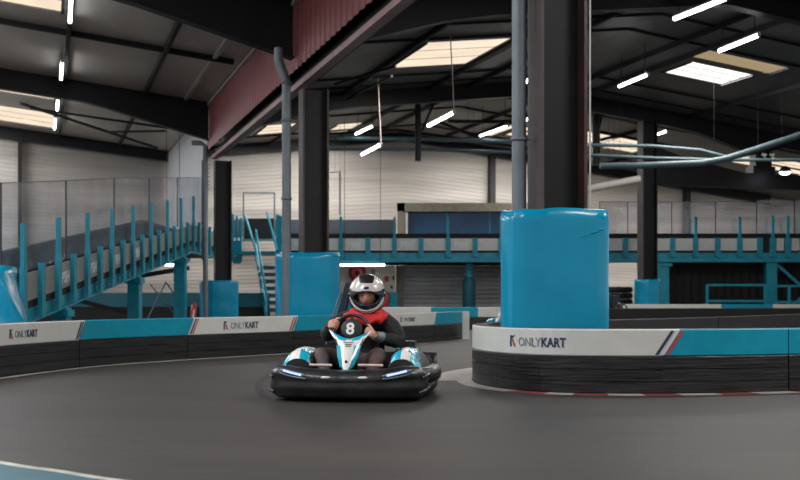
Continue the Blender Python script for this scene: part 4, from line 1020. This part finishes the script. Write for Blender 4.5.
# tall slanted navy back rest and harness post of this kart
m = MB(); m.prism([(-.33, 1.22, .42), (-.24, 1.22, .42), (-.10, 1.22, .99), (-.17, 1.22, 1.0)], (0, .07, 0)); m.prism([(-.12, 1.24, .6), (.12, 1.24, .6), (.12, 1.24, .93), (-.12, 1.24, .93)], (0, .05, 0)); bevel(part('head_rest', m, M['seat_navy'], KT), .012)
m = MB(); m.tube([(-.345, 1.20, .42), (-.27, 1.20, .72), (-.19, 1.2, .98)], .008, 6); part('belt_edge', m, M['pipe'], KT)

# ================================================================ DRIVER
def skin_body():
    pts = {}; E = []
    def V_(n, co, r): pts[n] = (Vector(co), r)
    V_('pelvis', (0, 1.03, .27), (.15, .12)); V_('waist', (0, 1.07, .42), (.145, .11)); V_('chest', (.03, 1.06, .58), (.17, .12)); V_('upper', (.045, 1.03, .68), (.14, .10)); V_('neck', (.058, 1.0, .755), (.07, .07)); V_('skull', (.063, .98, .86), (.09, .09)); V_('crown', (.063, .985, .95), (.075, .08))
    for s_, sg in (('L', -1), ('R', 1)):
        V_('sh'+s_, (sg*.185+.03, 1.03, .665), (.078, .078))
        if sg < 0: el = (-.30, .90, .50); wr = (-.222, .70, .595)
        else: el = (.375, .91, .455); wr = (.165, .70, .52)
        mid = Vector((sg*.185+.03, 1.03, .665)).lerp(Vector(el), .5)+Vector((sg*.02, 0, .01))
        V_('ua'+s_, mid, (.084, .084)); V_('el'+s_, el, (.074, .074)); V_('fa'+s_, Vector(el).lerp(Vector(wr), .5), (.062, .062)); V_('wr'+s_, wr, (.034, .034))
        kn = (-.29, .56, .375) if sg < 0 else (.215, .56, .365)
        V_('hip'+s_, (sg*.10, .95, .25), (.10, .095)); V_('th'+s_, Vector((sg*.10, .95, .25)).lerp(Vector(kn), .55), (.09, .088)); V_('kn'+s_, kn, (.072, .07))
        V_('ca'+s_, Vector(kn).lerp(Vector((sg*.17, .20, .16)), .4), (.062, .062)); V_('an'+s_, (sg*.17, .22, .15), (.042, .042)); V_('toe'+s_, (sg*.16, .11, .17), (.036, .034))
        E += [('upper', 'sh'+s_), ('sh'+s_, 'ua'+s_), ('ua'+s_, 'el'+s_), ('el'+s_, 'fa'+s_), ('fa'+s_, 'wr'+s_), ('pelvis', 'hip'+s_), ('hip'+s_, 'th'+s_), ('th'+s_, 'kn'+s_), ('kn'+s_, 'ca'+s_), ('ca'+s_, 'an'+s_), ('an'+s_, 'toe'+s_)]
    E += [('pelvis', 'waist'), ('waist', 'chest'), ('chest', 'upper'), ('upper', 'neck'), ('neck', 'skull'), ('skull', 'crown')]
    ks = list(pts); me = bpy.data.meshes.new('person'); me.from_pydata([pts[k][0] for k in ks], [(ks.index(a), ks.index(b)) for a, b in E], [])
    ob = bpy.data.objects.new('person', me); COL.objects.link(ob)
    ob.modifiers.new('skin', 'SKIN'); sub = ob.modifiers.new('sub', 'SUBSURF'); sub.levels = 2; sub.render_levels = 2
    if not me.skin_vertices: print('NO SKIN LAYER')
    for i, k in enumerate(ks): me.skin_vertices[0].data[i].radius = pts[k][1]
    me.skin_vertices[0].data[ks.index('pelvis')].use_root = True
    bpy.context.view_layer.update(); ev = bpy.data.meshes.new_from_object(ob.evaluated_get(bpy.context.evaluated_depsgraph_get()))
    bpy.data.objects.remove(ob); bpy.data.meshes.remove(me)
    mb = MB(); vs = [v.co.copy() for v in ev.vertices]
    for v in vs:  # cloth folds on jacket and trousers
        if v.z < .74: v += Vector((math.sin(v.z*95+v.x*30), math.sin(v.x*80+v.z*20), math.sin(v.y*70+v.x*40)))*.0035
    def mt(c):
        if c.z > .745 and abs(c.x) < .14: return 1
        if c.y < .26 and c.z < .25: return 3
        if c.z < .47 and c.y < .93 and not (abs(c.x) > .20 and c.z > .44 and c.y > .66): 
            if c.z < .42 and c.y < .8 or c.z < .36: return 2
        return 0
    fs = [tuple(p.vertices) for p in ev.polygons]; mb.add(vs, fs, 0, True)
    for i, p in enumerate(ev.polygons): mb.m[i] = mt(p.center)
    bpy.data.meshes.remove(ev); return mb
bd_ = skin_body()
# face: a shaped head surface over the skull
hc = Vector((.063, .930, .885)); yaw_h = Matrix.Rotation(math.radians(4), 3, 'Z') @ Matrix.Rotation(math.radians(9), 3, 'X')
rows = []; NS = 28
for i in range(19):
    th = PI*i/18; r_ = []
    for k in range(NS):
        a = 2*PI*k/NS; st_ = max(math.sin(th), .01); x = .082*st_*math.cos(a); y = .098*st_*math.sin(a); z = .118*math.cos(th)
        if y < 0:   # face side
            fx = x; 
            nose = math.exp(-(fx/.017)**2)*math.exp(-((z+.025)/.034)**2)*.026; brow = math.exp(-((z-.022)/.012)**2)*math.exp(-(fx/.06)**2)*.006
            sock = (math.exp(-((fx-.033)/.018)**2)+math.exp(-((fx+.033)/.018)**2))*math.exp(-((z-.004)/.014)**2)*.010
            mouth = math.exp(-((z+.068)/.010)**2)*math.exp(-(fx/.03)**2)*.006
            y += -nose-brow+sock-mouth
        r_.append(hc+yaw_h @ Vector((x, y, z)))
    rows.append(r_)
bd_.grid(rows, mt=1, closed=True)
def facept(x, y, z): return hc+yaw_h @ Vector((x, y, z))
# hands closed round the rim: palm, four fingers and thumb each
wc = Vector((-.035, .66, .575)); nrm = Vector((0, -.86, .50)).normalized(); ax = Vector((1, 0, 0)); ay = nrm.cross(ax); ay = ay if ay.z > 0 else -ay
def rim(ang): return wc+(ax*math.cos(ang)+ay*math.sin(ang)*.92)*.155
for sg, ang, wr in ((-1, math.radians(163), Vector((-.222, .70, .595))), (1, math.radians(-14), Vector((.165, .70, .52)))):
    g = rim(ang); out = (g-wc).normalized(); tan_ = nrm.cross(out).normalized()
    if tan_.z < 0: tan_ = -tan_
    pc = g+out*.030+nrm*-.004
    bd_.tube([wr, wr.lerp(pc, .5), pc+Vector((0, .012, 0)), pc+tan_*.01], [.030, .033, .040, .030], 12, mt=1)
    bd_.ball(pc+out*.004, (.030, .036, .044), 12, mt=1)
    for q in range(4):
        off = tan_*(-.032+.021*q); L_ = [.92, 1.0, .96, .78][3-q]
        base = pc+off+nrm*.022+out*.004
        pth = [base, g+off+nrm*.030+out*.012*L_, g+off+nrm*.030-out*.012*L_, g+off+nrm*.008-out*.028*L_, g+off-nrm*.018-out*.022*L_]
        bd_.tube(pth, [.0115, .0112, .0105, .0098, .0075], 8, mt=1); bd_.ball(pth[-1], .0076, 8, mt=1)
    tb = [pc+tan_*.03+out*.0, pc+tan_*.048-out*.012, g+tan_*.062+nrm*.016, g+tan_*.07+nrm*.018-out*.018]
    bd_.tube(tb, [.014, .0125, .011, .008], 8, mt=1); bd_.ball(tb[-1], .008, 8, mt=1)
DR = thing('person', 'person in black jacket, red scarf and helmet driving the kart', 'person', (0, 0, 0))
body = part('body', bd_, [M['jacket'], M['skin'], M['trousers'], M['shoe']], DR)
# eyes and brows
for sg in (-1, 1):
    m = MB(); m.ball(facept(sg*.033, -.082, .004), (.010, .006, .0065), 10); part('eye', m, M['eye'], DR)
    m = MB(); m.tube([facept(sg*.012, -.099, .020), facept(sg*.034, -.097, .027), facept(sg*.058, -.080, .021)], [.004, .0048, .003], 6); part('eyebrow', m, M['brow'], DR)
# cuffs
for sg, wr, el in ((-1, Vector((-.222, .70, .595)), Vector((-.30, .90, .50))), (1, Vector((.165, .70, .52)), Vector((.375, .91, .455)))):
    a = wr.lerp(el, .02); b = wr.lerp(el, .26); m = MB(); m.tube([a, a.lerp(b, .5), b], [.040, .047, .050], 14); part('cuff', m, M['pipe'] if sg > 0 else M['jacket'], DR)
# jacket shoulder folds / scarf
random.seed(2); rows = []
for i in range(11):
    u = i/10; N = 40; r_ = []
    for k in range(N):
        a = 2*PI*k/N; front = max(0, -math.sin(a)); R = .10+.10*math.sin(min(1, u*1.15)*PI*.5)*(1+.15*front)
        z = .755-.09*u-.045*front*u+.012*math.sin(7*a+3*u)+.008*math.sin(11*a-6*u); R *= 1+.05*math.sin(6*a+8*u)
        r_.append(Vector((R*1.0*math.cos(a)+.055, .985+R*.72*math.sin(a), z+.012)))
    rows.append(r_)
rows.append([v+Vector((0, 0, -.02))+(Vector((.05, .985, v.z))-v)*.12 for v in rows[-1]])
m = MB(); m.grid(rows, closed=True); part('scarf', m, M['scarf'], DR)
# helmet: one shell with an eye opening, chin bar, visor rim
hm = Vector((.063, .975, .885)); HR = Matrix.Rotation(math.radians(5), 3, 'Z') @ Matrix.Rotation(math.radians(10), 3, 'X')
def hp(th, a, k=1.0):
    st_ = math.sin(th); ct = math.cos(th); x = .166*st_*math.cos(a); y = .182*st_*math.sin(a); z = .182*ct
    if z < -.012: z = -.012+(z+.012)*1.34
    if y < 0 and z < -.02: y *= 1+.12*min(1, (-.02-z)/.10); x *= 1-.06*min(1, (-.02-z)/.1)
    if z < -.12: x *= .98; y *= .98
    return hm+HR @ (Vector((x, y, z))*k)
NT, NA = 96, 150
def region(i, k):
    th = (i+.5)/NT*2.55+.02; a = 2*PI*(k+.5)/NA; ct = math.cos(th); z = .182*ct; f = -math.sin(a)*math.sin(th); cx = math.cos(a)*math.sin(th); x = .158*cx
    if f > 0:
        e = (x/.112)**2+((z+.012)/(.060))**2 if z > -.012 else (x/.112)**2+((z+.012)/.043)**2
        if e < 1: return -1
        if e < 1.42 and z > 0: return 1
        if z < -.012:
            zz = (z+.012)*1.34
            if (x/.134)**2+(zz/.105)**2 < 1: return 1      # dark chin guard inside the pale line
            if (x/.150)**2+(zz/.135)**2 < 1: return 0
            return 1
        if z > .12 and abs(x) < .055+.3*(z-.12): return 1     # dark crown patch
        if abs(x) < .022 and .082 < z < .094: return 1
        if abs(x) > .125 and z < .06: return 1
        if z > .05: return 0
        return 1
    if z > .14: return 1
    return 0 if (-.02 < z < .10) else 1
m = MB(); o = 0
def vv(i, k): return hp(i/NT*2.55+.02, 2*PI*(k % NA)/NA)
outer = [[vv(i, k) for k in range(NA)] for i in range(NT+1)]; inner = [[hm+(v-hm)*.9 for v in r] for r in outer]
m.v = [v for r in outer for v in r]+[v for r in inner for v in r]; NI = (NT+1)*NA
for i in range(NT):
    for k in range(NA):
        g = region(i, k)
        if g < 0: continue
        q = [i*NA+k, i*NA+(k+1) % NA, (i+1)*NA+(k+1) % NA, (i+1)*NA+k]
        m.f.append(q); m.m.append(g); m.smooth.append(True); m.f.append([x+NI for x in q[::-1]]); m.m.append(2); m.smooth.append(True)
        for (a_, b_, di, dk) in ((q[0], q[1], -1, 0), (q[2], q[3], 1, 0), (q[1], q[2], 0, 1), (q[3], q[0], 0, -1)):
            ii, kk = i+di, (k+dk) % NA
            if ii >= NT or (0 <= ii and region(ii, kk) < 0): m.f.append([b_, a_, a_+NI, b_+NI]); m.m.append(2 if ii < NT else 1); m.smooth.append(False)
hel = part('helmet', m, [M['helmet_white'], M['helmet_black'], M['helmet_lining']], DR)
# pale visor rim line below the opening and visor pivots
pts = []
for i in range(25):
    t = -1+2*i/24; x = .136*t; z = -.012-.108*math.sqrt(max(0, 1-(t*.98)**2))-.0; y = -.182*math.sqrt(max(.02, 1-(x/.166)**2-(z/.215)**2))*(1.02+.12*min(1, max(0, (-.02-z)/.10))); pts.append(hm+HR @ Vector((x, y-.004, z)))
m = MB(); m.tube(pts, .0065, 8); part('visor_rim', m, M['helmet_white'], hel)
for sg in (-1, 1):
    m = MB(); q = hm+HR @ Vector((sg*.152, -.04, .0)); m.lathe(q, [(0, .016), (.022, .014), (.026, 0), (.026, -.01)], 14, axis=HR @ Vector((sg, -.2, 0))); part('visor_pivot', m, M['helmet_black'], hel)
pts = [hm+HR @ Vector((x, -.173, .074-.25*abs(x)**1.2)) for x in (-.05, -.03, 0, .03, .05)]
m = MB(); m.tube([hm+HR @ Vector((x, -.166, .078)) for x in (-.022, 0, .022)], [.004, .007, .004], 8); part('brow_vent', m, M['helmet_black'], hel)

# parked kart copies, then place the driven kart
def place(root, x, y, rz, z=0.0): root.location = (x, y, z); root.rotation_euler = (0, 0, rz)
K2 = copy_tree(KT); K2['label'] = 'parked kart half hidden between rear middle barrier and largest wrap'; K2['group'] = 'parked karts'; place(K2, XX(486, 23.5), 23.2, math.radians(-60))
K3 = copy_tree(KT); K3['label'] = 'parked kart beside the tyre stacks left of the small wrap'; K3['group'] = 'parked karts'; place(K3, XX(628, 30), 29.6, math.radians(8))
KX, KY, KR = -.452, 8.93, math.radians(-5.5)
place(KT, KX, KY, KR); place(DR, KX, KY, KR)

# ---------------------------------------------- camera, world, view
cam = bpy.data.cameras.new('camera'); co = bpy.data.objects.new('camera', cam); COL.objects.link(co)
co.location = (0, 0, CH); co.rotation_euler = (PI/2, 0, 0); cam.sensor_width = 36; cam.lens = F/800*36; cam.shift_y = (HY-240)/800
cam.dof.use_dof = True; cam.dof.focus_distance = 9.4; cam.dof.aperture_fstop = 2.8; cam.clip_end = 300
SC.camera = co
w = bpy.data.worlds.new('world'); SC.world = w; w.use_nodes = True
w.node_tree.nodes['Background'].inputs[0].default_value = lin((236, 233, 232))+(1,); w.node_tree.nodes['Background'].inputs[1].default_value = .66
def area(loc, size, rot, power, col=(1, 1, 1), sy=None):
    l = bpy.data.lights.new('daylight', 'AREA'); l.energy = power; l.size = size; l.color = col
    if sy: l.shape = 'RECTANGLE'; l.size_y = sy
    o_ = bpy.data.objects.new('skylight_daylight', l); COL.objects.link(o_); o_.location = loc; o_.rotation_euler = rot; return o_
# daylight lamps below the roof skylights, the seen and the added ones
for (a, b, c, d, mt) in sky+sky_added+sky_left+sky_added_left:
    pw = {'sky_cream': 44, 'sky_bright': 75, 'sky_dim': 25}[mt]*(b-a)*(d-c)*((2.4 if d > 0 else 1.0) if a > 12 else 1.0)
    q = L((a+b)/2, (c+d)/2, roof((c+d)/2)-.12); area(q, d-c, (0, 0, AN), pw, (1, .97, .93) if d > 0 else (.92, .96, 1), b-a)
SC.view_settings.view_transform = 'Standard'; SC.view_settings.look = 'None'; SC.view_settings.gamma = 1; SC.view_settings.exposure = 0; SC.view_settings.use_curve_mapping = False
bpy.context.view_layer.update()
